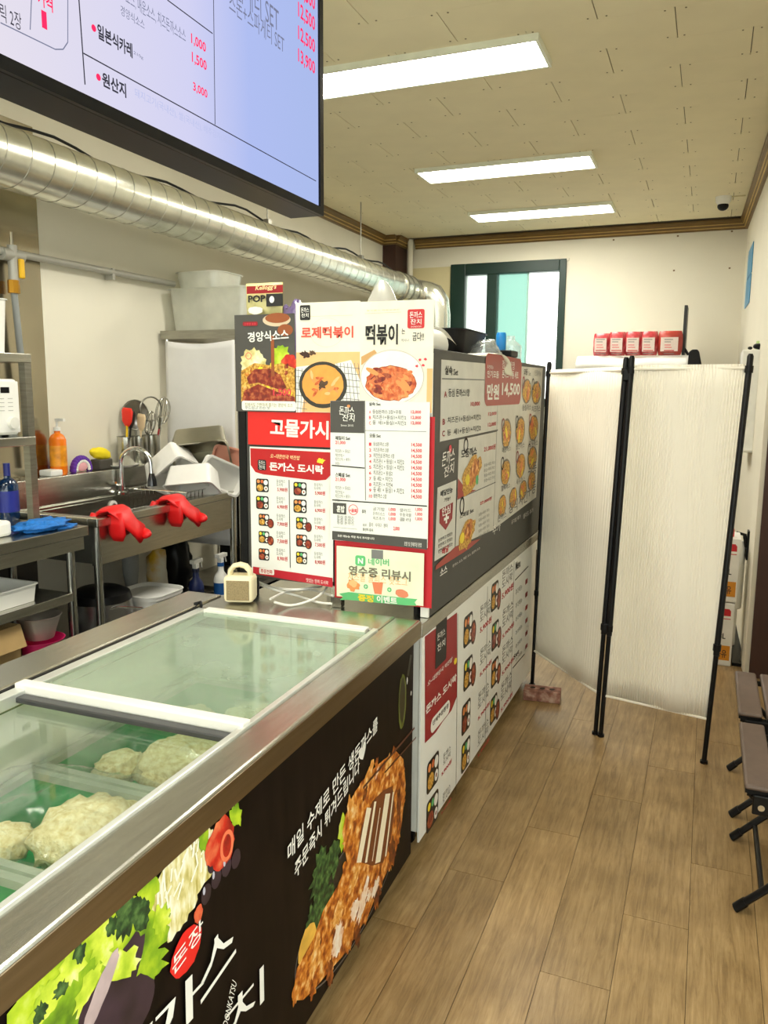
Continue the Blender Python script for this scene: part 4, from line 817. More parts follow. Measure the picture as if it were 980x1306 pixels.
CP = smooth_path([(-.955, 2.80, ZS + .012), (-.915, 2.98, ZS + .022), (-.875, 3.16, 1.742), (-.845, 3.30, 1.752), (-.822, 3.40, 1.735), (-.818, 3.45, 1.700), (-.819, 3.49, 1.668)], 6)
def cl(i, j):
    k = min(int(i * (len(CP) - 1) + .001), len(CP) - 1); f = i * i; wv = .005 * math.sin(14 * i + 5 * j)
    o = Vector((-.10 * (1 - f), -.11 * f, 0)) * (j - .2); q = CP[k] + o + Vector((0, 0, wv * (1 - f) + .004 * j))
    if q.x > XS - .035 and q.x < XS: q.z = max(q.z, 1.741)
    return q
build('paper_cloth', MB().grid(cl, len(CP) - 1, 6), mat('cloth_offwhite', (228, 224, 206), .8, 0, .04), label='creased off-white paper cloth hanging over the top of the menu sign', cat='cloth', smooth='all', solid=.002)
# ================================================================== MENU SCREEN
XT = -1.08
pa = at(413.6, 285, 0, XT - .05); sbr = at(406.5, 263.6, 0, XT)
TY1 = sbr.y + .022; TZ0 = sbr.z - .022; TY0 = TY1 - 1.46; TZ1 = TZ0 + .85
tv = thing('menu_screen', 'large black-framed menu screen hanging over the freezer', 'screen', (XT - .03, (TY0 + TY1) / 2, TZ0))
build('housing', B(XT - .105, TY0, TZ0, XT - .004, TY1, TZ1), BLACK, tv, bevel=.004)
m = MB()
for b in ((XT - .004, TY0, TZ0, XT + .006, TY1, TZ0 + .022), (XT - .004, TY0, TZ1 - .016, XT + .006, TY1, TZ1), (XT - .004, TY0, TZ0 + .022, XT + .006, TY0 + .016, TZ1 - .016), (XT - .004, TY1 - .022, TZ0 + .022, XT + .006, TY1, TZ1 - .016)): m.box(*b)
build('bezel', m, BLACK, tv)
SCR = bpy.data.materials.new('lit_screen'); SCR.use_nodes = True; nt = SCR.node_tree; nt.nodes.remove(nt.nodes['Principled BSDF'])
e = nt.nodes.new('ShaderNodeEmission'); tc = nt.nodes.new('ShaderNodeTexCoord'); sx = nt.nodes.new('ShaderNodeSeparateXYZ'); mr = nt.nodes.new('ShaderNodeMapRange'); cr = nt.nodes.new('ShaderNodeValToRGB')
nt.links.new(tc.outputs['Object'], sx.inputs[0]); nt.links.new(sx.outputs[1], mr.inputs[0]); mr.inputs[1].default_value = -.45; mr.inputs[2].default_value = .65; nt.links.new(mr.outputs[0], cr.inputs[0])
cr.color_ramp.elements[0].color = rgb((226, 220, 232)); cr.color_ramp.elements[1].color = rgb((168, 184, 232)); k = cr.color_ramp.elements.new(.5); k.color = rgb((206, 206, 238)); k = cr.color_ramp.elements.new(.72); k.color = rgb((172, 186, 236))
nt.links.new(cr.outputs[0], e.inputs[0]); e.inputs[1].default_value = .84; nt.links.new(e.outputs[0], nt.nodes['Material Output'].inputs[0])
sp = build('display', B(XT - .004, TY0 + .016, TZ0 + .022, XT, TY1 - .022, TZ1 - .016), SCR, tv)
def emi(n, c):
    m = bpy.data.materials.new(n); m.use_nodes = True; m.node_tree.nodes.remove(m.node_tree.nodes['Principled BSDF']); e = m.node_tree.nodes.new('ShaderNodeEmission'); e.inputs[0].default_value = rgb(c); m.node_tree.links.new(e.outputs[0], m.node_tree.nodes['Material Output'].inputs[0]); return m
SK, SG, SL, SR = emi('screen_black', (52, 52, 62)), emi('screen_grey', (112, 116, 140)), emi('screen_pale', (172, 178, 214)), emi('screen_red', (244, 46, 96))
pr = Print(sp, (XT, 0, 0), (1, 0, 0))
pr.text('릭 2장', 0, 26, 26, 18, SK, 2); pr.text('1', 53, 35, 58.5, 16, SR, 2, .0); pr.text('가격', 48, 6, 66, -4, SR, 2, .02)
for a, b in (((0, 29), (70, 63)), ((70, 63), (80, 63)), ((80, 63), (86, 54)), ((86, 54), (86, -10)), ((38, 38), (40, -10))): pr.line(a, b, .002, SG, 1.5)
pr.line((99.5, -10), (108, 108), .003, SK, 1.5); pr.line((106, 68), (403, 231), .0025, SK, 1.5); pr.line((272, -5), (274, 159), .0025, SK, 1.5); pr.line((213, 0), (271, 43), .0025, SK, 1.5)
pr.text('경양식소스', 153.5, 19, 183.5, 26, SG, 2); pr.text('소스, 매운소스, 치즈돈까스소스', 160, 5, 236, 38, SG, 2)
pr.ell(119, 36, .006, .006, SR, 2); pr.text('일본식카레', 124, 49, 168, 56, SK, 2, .03); pr.text('210g', 170, 70, 182, 72, SG, 2)
pr.text('1,000', 243.5, 57, 262, 55, SR, 2, .02); pr.text('1,500', 244.5, 81, 263, 78, SR, 2, .02); pr.text('3,000', 246, 117, 264, 115, SR, 2, .02)
pr.ell(125, 98.6, .006, .006, SR, 2); pr.text('원산지', 130, 110, 160, 107, SK, 2, .03); pr.text('돼지고기(국내산), 쌀(국내산), 배추김치(국내산)', 171.5, 125, 300, 180, SL, 2)
pr.text('파게티 SET', 300, -2, 355, 9, SG, 2); pr.text('즈돈+스파게티 SET', 292, 14, 362, 46, SG, 2)
pr.text('12,500', 380, 24, 401.5, 22, SR, 2, .02); pr.text('12,500', 380, 53, 401.5, 51, SR, 2, .02); pr.text('13,900', 380, 81, 401.5, 79, SR, 2, .02); pr.text('11,500', 380, -3, 401.5, -6, SR, 2, .02)
pr.done()
for y in (TY0 + .45, TY1 - .45): build('ceiling_pole', B(XT - .15, y - .02, TZ0 + .4, XT - .105, y + .02, ZC), BLACKM, tv)

# ================================================================== DUCT
XD = -2.80; ZD = 2.545; RD = .125; YE = 7.0
dt = thing('spiral_duct', 'large silver spiral ventilation duct running along the left wall', 'duct', (XD, 4, ZD - RD))
def ring_tube(path, r, n=28): return T(path, r, n)
YE1 = 6.98
def dx(y): return XD + .010 * (y - 1.0)
build('duct_body', T([(dx(1), 1.0, ZD), (dx(YE1), YE1, ZD)], RD, 36), DUCT, dt, smooth=True)
m = MB(); n = 900; turns = 5.9 / .125
m.tube([(dx(1.02 + 5.9 * i / n) + (RD + .0005) * math.cos(2 * math.pi * turns * i / n), 1.02 + 5.9 * i / n, ZD + (RD + .0005) * math.sin(2 * math.pi * turns * i / n)) for i in range(n + 1)], .0022, 5)
build('spiral_seam', m, mat('seam_grey', (150, 148, 134), .4, 1), dt, smooth=True)
build('coupling', T([(dx(7), 6.96, ZD), (dx(7), 6.97, ZD), (dx(7.2), 7.28, ZD), (dx(7.2), 7.29, ZD)], [RD, RD + .010, RD + .010, RD], 36), DUCT, dt, smooth=True)
for y in (6.98, 7.12, 7.27): build('clamp_band', T([(dx(y), y - .012, ZD), (dx(y), y + .012, ZD)], RD + .014, 36), mat('band_steel', (140, 138, 124), .4, 1), dt, smooth=True)
x7 = dx(7.29); el = [(x7, 7.28, ZD)] + [(x7 + .17 * (1 - math.cos(R(a))), 7.30 + .20 * math.sin(R(a)), ZD - .03 * (1 - math.cos(R(a)))) for a in range(0, 91, 10)] + [(x7 + .215, 7.52, ZD - .10), (x7 + .225, 7.53, ZD - .22), (x7 + .226, 7.53, ZD - .6)]
build('elbow', T(el, RD, 32), DUCT, dt, smooth=True)
for u, v in ((440, 262), (299, 232)):
    y = 6.2 if u == 440 else 4.72
    build('hanger_rod', T([(dx(y), y, ZD + RD - .01), (dx(y), y, ZC)], .005, 8), STEEL2, dt); build('hanger_clip', B(dx(y) - .02, y - .02, ZD + RD - .004, dx(y) + .02, y + .02, ZD + RD + .03), STEEL2, dt)
m = MB(); pts = []
for i in range(41):
    y = 2.0 + 5.3 * i / 40; sag = .018 * math.sin(i * 1.1) + .012 * math.sin(i * .43); pts.append((dx(y) - .03, y, ZD + RD + .025 + sag))
build('black_cable', m.tube(pts, .007, 8), BLACK, label='thin black cable lying along the top of the silver duct', cat='cable', smooth=True)

# ================================================================== KITCHEN LEFT SIDE
XF = -2.5; ZT = 1.02
# gas pipe and valve
gp = thing('gas_pipe', 'grey gas pipe with yellow valve along the kitchen wall', 'pipe', (XL + .05, 3.1, 2.2))
GP = mat('pipe_grey', (170, 168, 158), .45, .3)
build('pipe', T([(XL + .045, 1.3, 2.215), (XL + .045, 4.15, 2.235)], .018, 14), GP, gp, smooth=True)
p = at(16, 327, 0, XL + .05); yv = p.y
build('tee', T([(XL + .045, yv - .06, 2.216), (XL + .045, yv + .06, 2.216)], .03, 14), GP, gp, smooth=True); build('valve_body', T([(XL + .05, yv, 2.26), (XL + .05, yv, 2.08)], .024, 12), GP, gp, smooth=True)
YV = mat('valve_yellow', (226, 178, 24), .4)
build('valve_handle', B(XL + .07, yv + .008, 2.11, XL + .088, yv + .036, 2.20), YV, gp, bevel=.006); build('valve_nut', T([(XL + .05, yv - .004, 2.10), (XL + .05, yv - .004, 2.04)], .027, 8), mat('brass', (190, 140, 50), .35, .9), gp)
build('bleed_screw', T([(XL + .05, yv, 2.26), (XL + .05, yv, 2.32)], .008, 8), CHROME, gp); build('gas_hose', T([(XL + .05, yv - .004, 2.05), (XL + .05, yv + .01, 1.8), (XL + .055, yv + .04, 1.4), (XL + .055, yv + .05, 1.2)], .016, 12), mat('hose_grey', (138, 142, 140), .5), gp, smooth=True)
for y in (3.6, 2.2): build('pipe_clip', B(XL + .006, y - .01, 2.19, XL + .06, y + .01, 2.25), GP, gp)

# work table with shelves
wt = thing('work_table', 'stainless steel work table with lower shelves left of the sink', 'table', (-2.8, 2.0, ZK))
build('top', B(-3.10, 1.3, .955, XF, 2.69, 1.0), STEEL, wt, bevel=.004)
build('front_apron', B(XF - .025, 1.32, .90, XF - .003, 2.66, .955), STEEL, wt)
for x in (-2.545, -3.05):
    for y in (2.62, 1.36): build('leg', T([(x, y, ZK), (x, y, .955)], .019, 12), STEEL, wt, smooth=True)
build('shelf', B(-3.08, 1.33, .675, XF - .02, 2.60, .715), STEEL, wt, bevel=.003); build('shelf', B(-3.08, 1.33, .42, XF - .02, 2.60, .445), STEEL2, wt)
# over-shelf standing on the table
os_ = thing('over_shelf', 'small stainless shelf unit standing on the work table', 'shelf', (-2.9, 2.3, 1.0))
for x in (-2.79, -3.07):
    for y in (2.665, 1.6): build('upright', B(x - .018, y - .018, 1.0, x + .018, y + .018, 1.735), STEEL2, os_)
build('shelf_board', B(-3.09, 1.58, 1.345, -2.77, 2.685, 1.385), STEEL, os_, bevel=.003); build('top_frame', B(-3.09, 1.58, 1.705, -2.77, 2.685, 1.745), STEEL, os_, bevel=.003)
# microwave
mw = thing('microwave', 'white microwave with round dial on the small shelf', 'microwave', (-2.95, 2.32, 1.387))
build('case', B(-3.08, 2.13, 1.395, -2.80, 2.625, 1.635), WHITE, mw, bevel=.012); build('door', B(-2.80, 2.14, 1.405, -2.788, 2.48, 1.625), WHITE, mw, bevel=.004); pn = build('control_panel', B(-2.80, 2.485, 1.405, -2.788, 2.62, 1.625), WHITE, mw, bevel=.003)
m = MB(); m.M = Matrix.Translation((-2.788, 2.575, 1.447)) @ Matrix.Rotation(R(90), 4, 'Y'); m.lathe([(.027, 0), (.025, .018), (.0, .02)], (0, 0, 0), 20); build('dial', m, mat('dial_white', (222, 220, 210), .4), pn, smooth=True)
build('clock', B(-2.788, 2.525, 1.575, -2.7865, 2.57, 1.60), BLACK, pn); m = MB()
for k in range(4):
    for j in range(2): m.box(-2.788, 2.515 + .045 * j, 1.55 - .017 * k, -2.7868, 2.54 + .045 * j, 1.553 - .017 * k)
build('button_marks', m, mat('mark_grey', (180, 178, 170), .5), pn)
for x in (-3.05, -2.84):
    for y in (2.17, 2.58): build('foot', B(x - .01, y - .01, 1.386, x + .01, y + .01, 1.396), BLACK, mw)
m = MB(); m.M = Matrix.Translation((-2.92, 2.658, 1.386)); m.tub(.12, .05, .10, .003, .9, .003, .2)
build('clear_box', m, mat_film('clear_wrap', (244, 248, 248), .85, .1, .30), label='clear plastic box beside the microwave', cat='box', smooth=True)
m = MB(); m.M = Matrix.Translation((-2.93, 2.44, 1.746)); m.tub(.26, .34, .225, .005, .92, .006, .12)
build('white_bin', m, WHITE, label='white plastic bin on top of the shelf unit above the microwave', cat='bin', smooth=True)
# things under the shelf and on the table
BB = mat_film('blue_bottle', (60, 120, 170), .9, .08, .45, (40, 90, 150)); LBL = mat('label_navy', (40, 50, 140), .4)
def bottle(name, label, x, y, z, h, r, m, capm, ry=None, lab=None, pump=False, cat='bottle'):
    t = thing(name, label, cat, (x, y, z)); k = (ry or r) / r
    build('bottle_body', MB().lathe([(r * .9, 0), (r, .01), (r, h * .62), (r * .75, h * .70), (r * .35, h * .74), (r * .35, h * .78)], (x, y, z), 20, 1, k), m, t, smooth=True)
    if pump:
        build('pump', MB().lathe([(r * .42, h * .78), (r * .42, h * .84), (r * .14, h * .85), (r * .14, h * .95)], (x, y, z), 12).box(x - .006, y - .008, z + h * .95, x + r * 1.2, y + .008, z + h), capm, t)
    else: build('cap', MB().lathe([(r * .4, h * .78), (r * .4, h), (r * .3, h)], (x, y, z), 14), capm, t)
    if lab: build('label', MB().lathe([(r * 1.01, h * .15), (r * 1.01, h * .52)], (x, y, z), 20, 1, k, cap=False), lab, t, smooth=True)
    return t
p = at(33, 618, 2, 1.0)
bottle('detergent_bottle', 'blue detergent bottle with navy label under the small shelf', -2.93, 2.66, 1.0, .26, .036, BB, LBL, .05, LBL)
bottle('dish_soap', 'pale blue bottle behind the detergent under the small shelf', -3.04, 2.79 - .2, 1.0, .22, .035, WHITE, mat('cap_teal', (30, 130, 180), .4), None, mat('cap_teal', (30, 130, 180), .4))
bottle('hand_soap', 'orange pump soap bottle on the sink ledge', -3.07, 3.115, 1.16, .285, .042, mat('orange_soap', (236, 120, 14), .25, 0, .1), WHITE, None, mat('soap_label', (242, 150, 30), .35, 0, .3, 30), True)
c = at(22, 650, 2, 1.0); c = Vector((-2.66, 2.27, 1.0)); t = thing('sauce_tub', 'white plastic container lying on the steel work table', 'container', (c.x, c.y, 1.0))
build('tub', B(c.x - .07, c.y - .09, 1.001, c.x + .06, c.y + .10, 1.065), WHITE, t, bevel=.014); build('handle', B(c.x - .01, c.y + .10, 1.012, c.x + .02, c.y + .19, 1.022), WHITE, t, bevel=.004)
m = MB(); c = at(82, 655, 2, 1.01); m.lump((-2.60, 2.52, 1.022), (.085, .135, .024), 5, .35, 3.0, 32, 18); m.tube([(-2.56, 2.60, 1.012), (-2.53, 2.65, 1.008), (-2.515, 2.60, 1.008), (-2.53, 2.54, 1.008)], .007, 8)
build('blue_cloth', m, mat('blue_mesh', (16, 112, 196), .6, 0, .25, 60, .6, 120), label='bright blue mesh cloth on the work table corner', cat='cloth', smooth='all')
# on the shelves of the table
m = MB(); m.M = Matrix.Translation((-2.68, 2.27, .716)); m.tub(.24, .36, .075, .004, .95, .006, .1)
build('white_tray', m, WHITE, label='upper white tray on the table shelf', cat='tray', group='white trays', smooth=True)
bx = thing('carton', 'open brown cardboard box on the lowest table shelf', 'box', (-2.64, 2.2, .446))
CARD = mat('cardboard', (176, 146, 96), .8); m = MB(); x0, x1, y0, y1, z0, z1 = -2.80, -2.56, 2.10, 2.34, .446, .64
for b in ((x0, y0, z0, x1, y1, z0 + .004), (x0, y0, z0, x0 + .004, y1, z1), (x1 - .004, y0, z0, x1, y1, z1), (x0, y0, z0, x1, y0 + .004, z1), (x0, y1 - .004, z0, x1, y1, z1)): m.box(*b)
build('box_body', m, CARD, bx); m = MB(); m.add([(x1, y0, z1), (x1, y1, z1), (x1 + .03, y1, z1 - .09), (x1 + .03, y0, z1 - .09)], [(0, 1, 2, 3)]); build('flap', m, CARD, bx, solid=.004)
build('pink_bowl', MB().lathe([(.06, 0), (.10, .09), (.104, .09), (.098, .085), (.058, .006)], (-2.60, 2.475, .446), 26), mat('hot_pink', (206, 26, 96), .4), label='hot pink bowl on the lowest table shelf', cat='bowl', smooth=True)
build('steel_bowl', MB().lathe([(.06, .0), (.092, .10), (.096, .10), (.09, .095), (.058, .006)], (-2.60, 2.475, .54), 26), mat('bowl_grey', (176, 168, 156), .35, .5), label='grey bowl stacked on the pink bowl', cat='bowl', smooth=True)

# sink
sk = thing('sink', 'stainless steel sink unit with raised back ledge', 'sink', (-2.8, 3.33, ZK)); SY0, SY1 = 2.745, 3.92
m = MB()
for b in ((XF - .055, SY0, ZT - .04, XF, SY1, ZT), (-3.11, SY0, ZT - .02, -2.99, SY1, ZT), (-2.99, SY0, ZT - .04, XF - .055, SY0 + .06, ZT), (-2.99, SY1 - .06, ZT - .04, XF - .055, SY1, ZT)): m.box(*b)
build('rim', m, STEEL, sk, bevel=.005)
m = MB()
for b in ((XF - .05, SY0 + .01, .80, XF - .03, SY1 - .01, ZT - .035), (-2.995, SY0 + .05, .80, -2.985, SY1 - .05, ZT - .02), (-2.985, SY0 + .05, .80, XF - .05, SY0 + .06, ZT - .02), (-2.985, SY1 - .06, .80, XF - .05, SY1 - .05, ZT - .02), (-2.985, SY0 + .06, .795, XF - .05, SY1 - .06, .805)): m.box(*b)
build('basin', m, STEEL, sk)
build('back_ledge', B(-3.125, SY0, ZT, -3.0, SY1, 1.16), STEEL, sk, bevel=.004)
for y in (SY0 + .03, SY1 - .03):
    for x in (XF - .035, -3.06): build('leg', T([(x, y, ZK), (x, y, ZT - .03)], .019, 12), STEEL, sk, smooth=True)
build('overflow', T([(-2.984, 3.40, .965), (-2.976, 3.40, .965)], .028, 20), WHITE, sk, smooth=True); build('overflow_hole', T([(-2.976, 3.40, .965), (-2.973, 3.40, .965)], .014, 16), STEEL2, sk)
build('waste_pipe', T([(-2.93, 3.46, .80), (-2.93, 3.46, .60), (-2.93, 3.46, .5), (-2.93, 3.46, ZK)], [.045, .045, .032, .032], 16), mat('pipe_pvc', (150, 152, 150), .5), sk, smooth=True)
fc = thing('faucet', 'chrome gooseneck faucet at the back of the sink', 'faucet', (-2.985, 3.50, ZT)); bx_, by_ = -2.975, 3.47
build('base', MB().lathe([(.03, 0), (.03, .012), (.018, .02), (.018, .06)], (bx_, by_, ZT), 18), CHROME, fc, smooth=True)
gn = [(bx_, by_, ZT + .05), (bx_, by_, ZT + .17)] + [(bx_ + .085 * (1 - math.cos(R(a))), by_ + .02 * (1 - math.cos(R(a))), ZT + .17 + .085 * math.sin(R(a))) for a in range(15, 181, 15)] + [(bx_ + .172, by_ + .04, ZT + .10)]
build('neck', T(gn, .0125, 12), CHROME, fc, smooth=True); build('spray_head', T([(bx_ + .172, by_ + .04, ZT + .12), (bx_ + .173, by_ + .04, ZT + .08), (bx_ + .174, by_ + .04, ZT + .05)], [.014, .024, .026], 16), mat('dark_chrome', (80, 80, 82), .2, .9), fc, smooth=True)
build('lever', T([(bx_, by_ - .02, ZT + .05), (bx_ + .01, by_ - .06, ZT + .07)], .007, 8), CHROME, fc, smooth=True)
# red rubber gloves over the front rim
RG = mat('red_rubber', (226, 14, 18), .45, 0, .12, 10)
def glove(u0, v0, u1, v1, label, sgn):
    a = at(u0, v0, 0, XF + .012); b = at(u1, v1, 0, XF + .03); w0 = .075
    t = thing('rubber_glove', label, 'glove', (a.x, a.y, b.z))
    pts = [(XF - .10, a.y - .02, ZT - .03), (XF - .07, a.y - .01, ZT + .022), (XF - .02, a.y, ZT + .030), (XF + .018, a.y + .01, ZT + .005), (XF + .028, a.y * .7 + b.y * .3, ZT * .7 + b.z * .3), (XF + .034, a.y * .35 + b.y * .65, ZT * .35 + b.z * .65), (XF + .042, b.y, b.z)]
    m = MB(); m.tube(pts, [.07, .078, .080, .078, .068, .056, .066], 18, flat=[.2, .17, .16, .18, .22, .28, .34]); build('sleeve', m, RG, t, smooth='all')
    m = MB(); d = (Vector(pts[-1]) - Vector(pts[-2])).normalized(); e = Vector(pts[-1]); m.tube([e - d * .012, e, e + d * .006], [.062, .068, .066], 18, flat=.45); build('cuff', m, RG, t, smooth='all')
    m = MB()
    for k in range(4): m.tube([(XF - .085, a.y - .065 + .035 * k, ZT + .005), (XF - .11, a.y - .075 + .04 * k, ZT - .05), (XF - .12, a.y - .08 + .042 * k, ZT - .12)], [.02, .017, .012], 8)
    build('fingers', m, RG, t, smooth='all')
    m = MB(); m.tube([(XF + .012, a.y - .045 * sgn, ZT + .01), (XF + .022, a.y - .05 * sgn, ZT - .04), (XF + .022, a.y - .045 * sgn, ZT - .085), (XF + .022, a.y - .042 * sgn, ZT - .115)], [.045, .05, .048, .03], 12, flat=.25); build('fold', m, RG, t, smooth='all')
glove(155, 652, 178, 680, 'red rubber glove over the sink rim near the work table', 1)
glove(228, 632, 250, 660, 'red rubber glove over the sink rim by the dish rack', 1)
# on the sink ledge
LZ = 1.161
def ring_scrub(c, r1, n=13):
    t = thing('scrubber', 'purple and white beaded scrubber on the sink ledge', 'scrubber', (c[0], c[1], LZ))
    m1, m2 = MB(), MB()
    for i in range(n):
        a = math.pi * i / (n - 1); q = (c[0], c[1] + r1 * math.cos(a), LZ + .012 + r1 * math.sin(a)); (m1 if i % 1 == 0 else m2).lump(q, (.02, .015, .017), i, .1, 2, 10, 8)
        m2.lump((c[0] + .012, c[1] + r1 * .78 * math.cos(a), LZ + .012 + r1 * .78 * math.sin(a)), (.009, .009, .009), i, 0, 1, 8, 6)
    build('purple_beads', m1, mat('purple_yarn', (92, 40, 156), .7), t, smooth='all'); build('white_beads', m2, WHITE, t, smooth='all')
    build('pink_middle', MB().lump((c[0], c[1], LZ + .03), (.018, .045, .03), 3, .1), mat('pink_yarn', (232, 170, 176), .8), t, smooth='all')
ring_scrub((-3.06, 3.26), .058)
st = thing('sponge_holder', 'dark holder with a yellow sponge on the sink ledge', 'sponge holder', (-3.07, 3.41, LZ)); build('holder', B(-3.10, 3.37, LZ, -3.03, 3.47, LZ + .055), mat('holder_dark', (70, 66, 58), .4), st, bevel=.006)
m = MB(); m.M = Matrix.Translation((-3.06, 3.405, LZ + .085)) @ Matrix.Rotation(R(-12), 4, 'X'); m.lump((0, 0, 0), (.03, .075, .032), 4, .18, 3); build('sponge', m, mat('yellow_sponge', (240, 216, 24), .8), st, smooth='all')
m = MB(); m.lathe([(.05, 0), (.095, .014), (.098, .018), (.09, .016), (.05, .004)], (-3.04, 3.545, LZ), 26); build('plate', m, WHITE, label='small white plate on the sink ledge', cat='plate', smooth=True)
build('soap_dish', B(-3.09, 3.0, LZ, -3.01, 3.08, LZ + .03), WHITE, label='small white dish left of the orange soap', cat='dish', bevel=.006)
UH = [(-3.055, 3.615, 'first steel utensil pot beside the white plate'), (-3.055, 3.725, 'middle steel utensil pot on the sink ledge'), (-3.055, 3.835, 'steel utensil pot nearest the white sheet')]
for x, y, lb in UH:
    build('utensil_pot', MB().lathe([(.046, 0), (.050, .005), (.050, .165), (.053, .168), (.048, .165), (.046, .006)], (x, y, LZ), 24), STEEL, label=lb, cat='utensil pot', group='utensil pots', smooth=True)
HB = mat('handle_black', (24, 22, 22), .5); SPR = mat('spatula_red', (232, 44, 26), .45); SPY = mat('spatula_yellow', (236, 196, 30), .45)
def utensil(name, label, x, y, top, tilt_y, tilt_x, hm, head):
    t = thing(name, label, 'utensil', (x, y, LZ + .008)); a = Vector((x, y, LZ + .01)); b = Vector((x + tilt_x, y + tilt_y, LZ + top))
    build('handle', T([a, a.lerp(b, .7), b], .006, 8), hm, t, smooth=True); d = (b - a).normalized(); head(t, b, d)
def flat_head(m, w, l):
    def f(t, b, d): build('blade', T([b - d * .005, b + d * l * .25, b + d * l * .8, b + d * l], [w * .35, w * .85, w, w * .75], 14, flat=.18), m, t, smooth='all')
    return f
def ring_head(r, mesh):
    def f(t, b, d):
        c = b + d * r; u_ = Vector((.35, .94, 0)).normalized(); v_ = d
        build('hoop', T([c + u_ * r * math.cos(2 * math.pi * i / 24) + v_ * r * math.sin(2 * math.pi * i / 24) for i in range(25)], .005, 6, cap=False), STEEL2, t, smooth=True)
        if mesh:
            n_ = u_.cross(v_); build('mesh_bowl', MB().grid(lambda i, j: c + (u_ * math.cos(2 * math.pi * i) + v_ * math.sin(2 * math.pi * i)) * r * j - n_ * .03 * (1 - j * j), 24, 4), mat_film('strainer_mesh', (120, 114, 104), .9, .3, .55, (120, 114, 100)), t, smooth='all')
    return f
def whisk_head(r, l):
    def f(t, b, d):
        u_ = d.orthogonal().normalized(); w_ = d.cross(u_); m = MB()
        for k in range(5):
            q = u_ * math.cos(math.pi * k / 5) + w_ * math.sin(math.pi * k / 5)
            m.tube([b + d * (l * .5 * (1 - math.cos(math.pi * s / 8))) * 1 + q * r * math.sin(math.pi * s / 8) for s in range(9)] + [b + d * (l * .5 * (1 - math.cos(math.pi * s / 8))) - q * r * math.sin(math.pi * s / 8) for s in range(7, -1, -1)], .0022, 5)
        build('wires', m, STEEL, t, smooth=True)
    return f
x, y = -3.055, 3.615
utensil('spatula', 'red and yellow spatula in the first utensil pot', x + .01, y - .02, .23, -.005, .02, SPY, flat_head(SPR, .040, .10))
utensil('spatula', 'dark spatula in the first utensil pot', x - .01, y + .02, .22, .02, .01, HB, flat_head(HB, .03, .09))
y = 3.725
utensil('spoon', 'pale wooden spoon in the middle utensil pot', x + .015, y - .02, .20, -.01, .025, mat('pale_wood', (222, 200, 160), .6), flat_head(mat('pale_wood', (222, 200, 160), .6), .032, .095))
utensil('strainer', 'round steel mesh strainer rising above the utensil pots', x - .02, y, .20, .01, -.01, STEEL2, ring_head(.085, True))
utensil('whisk', 'steel whisk in the middle utensil pot', x + .01, y + .025, .17, .02, .02, STEEL, whisk_head(.032, .14))
y = 3.835
utensil('ladle', 'steel ring ladle in the pot nearest the white sheet', x + .005, y - .015, .25, -.015, .02, STEEL2, ring_head(.07, False))
utensil('whisk', 'large steel whisk leaning over beside the white sheet', x + .01, y + .015, .23, .04, .02, STEEL, whisk_head(.042, .16))
utensil('tongs', 'red handled tongs in the pot nearest the white sheet', x + .02, y - .01, .20, .02, .03, mat('tong_red', (150, 24, 30), .5), flat_head(STEEL, .014, .08))
# dish rack with washed containers
dr = thing('dish_rack', 'wire dish rack sitting across the right end of the sink', 'dish rack', (-2.73, 3.72, 1.02)); m = MB(); RX0, RX1, RY0, RY1 = -2.96, -2.565, 3.50, 3.85
for z in (1.05, .93): m.tube([(RX0, RY0, z), (RX1, RY0, z), (RX1, RY1, z), (RX0, RY1, z), (RX0, RY0, z)], .004, 6)
build('frame', m, CHROME, dr); m = MB()
for k in range(11):
    y = RY0 + (RY1 - RY0) * k / 10; m.tube([(RX0, y, 1.05), (RX0 + .01, y, .93), (RX1 - .01, y, .93), (RX1, y, 1.05)], .0028, 6)
build('wires', m, CHROME, dr)
TW = mat('tub_white', (238, 237, 232), .4, 0, .02)
def loose_tub(name, label, u, v, y, rot, dims, m_, cat='container', taper=.85):
    c = at(u, v, 1, y); M = MB(); M.M = Matrix.Translation(c) @ Euler([R(a) for a in rot], 'XYZ').to_matrix().to_4x4() @ Matrix.Translation((0, 0, -dims[2] / 2)); M.tub(*dims, .005, taper, .006, .14)
    build(name, M, m_, label=label, cat=cat, smooth=True)
loose_tub('steel_pan', 'deep steel food pan tipped on its side above the dish rack', 257, 572, 3.83, (128, -6, 28), (.32, .22, .15), mat('pan_steel', (178, 174, 158), .3, 1), 'pan', .88)
loose_tub('white_container', 'white container leaning left at the front of the dish rack', 218, 596, 3.66, (150, -40, 10), (.27, .19, .14), TW)
loose_tub('white_container', 'white container lying upside down in the middle of the dish rack', 247, 612, 3.60, (152, -6, 14), (.27, .18, .12), TW)
loose_tub('white_container', 'white tray standing on edge at the right of the dish rack', 283, 606, 3.76, (104, 24, 66), (.28, .16, .05), TW, 'container', .95)
loose_tub('salmon_tray', 'salmon pink tray standing behind the white containers', 292, 590, 3.90, (100, 14, 40), (.20, .18, .03), mat('salmon', (226, 160, 136), .5), 'tray', .95)

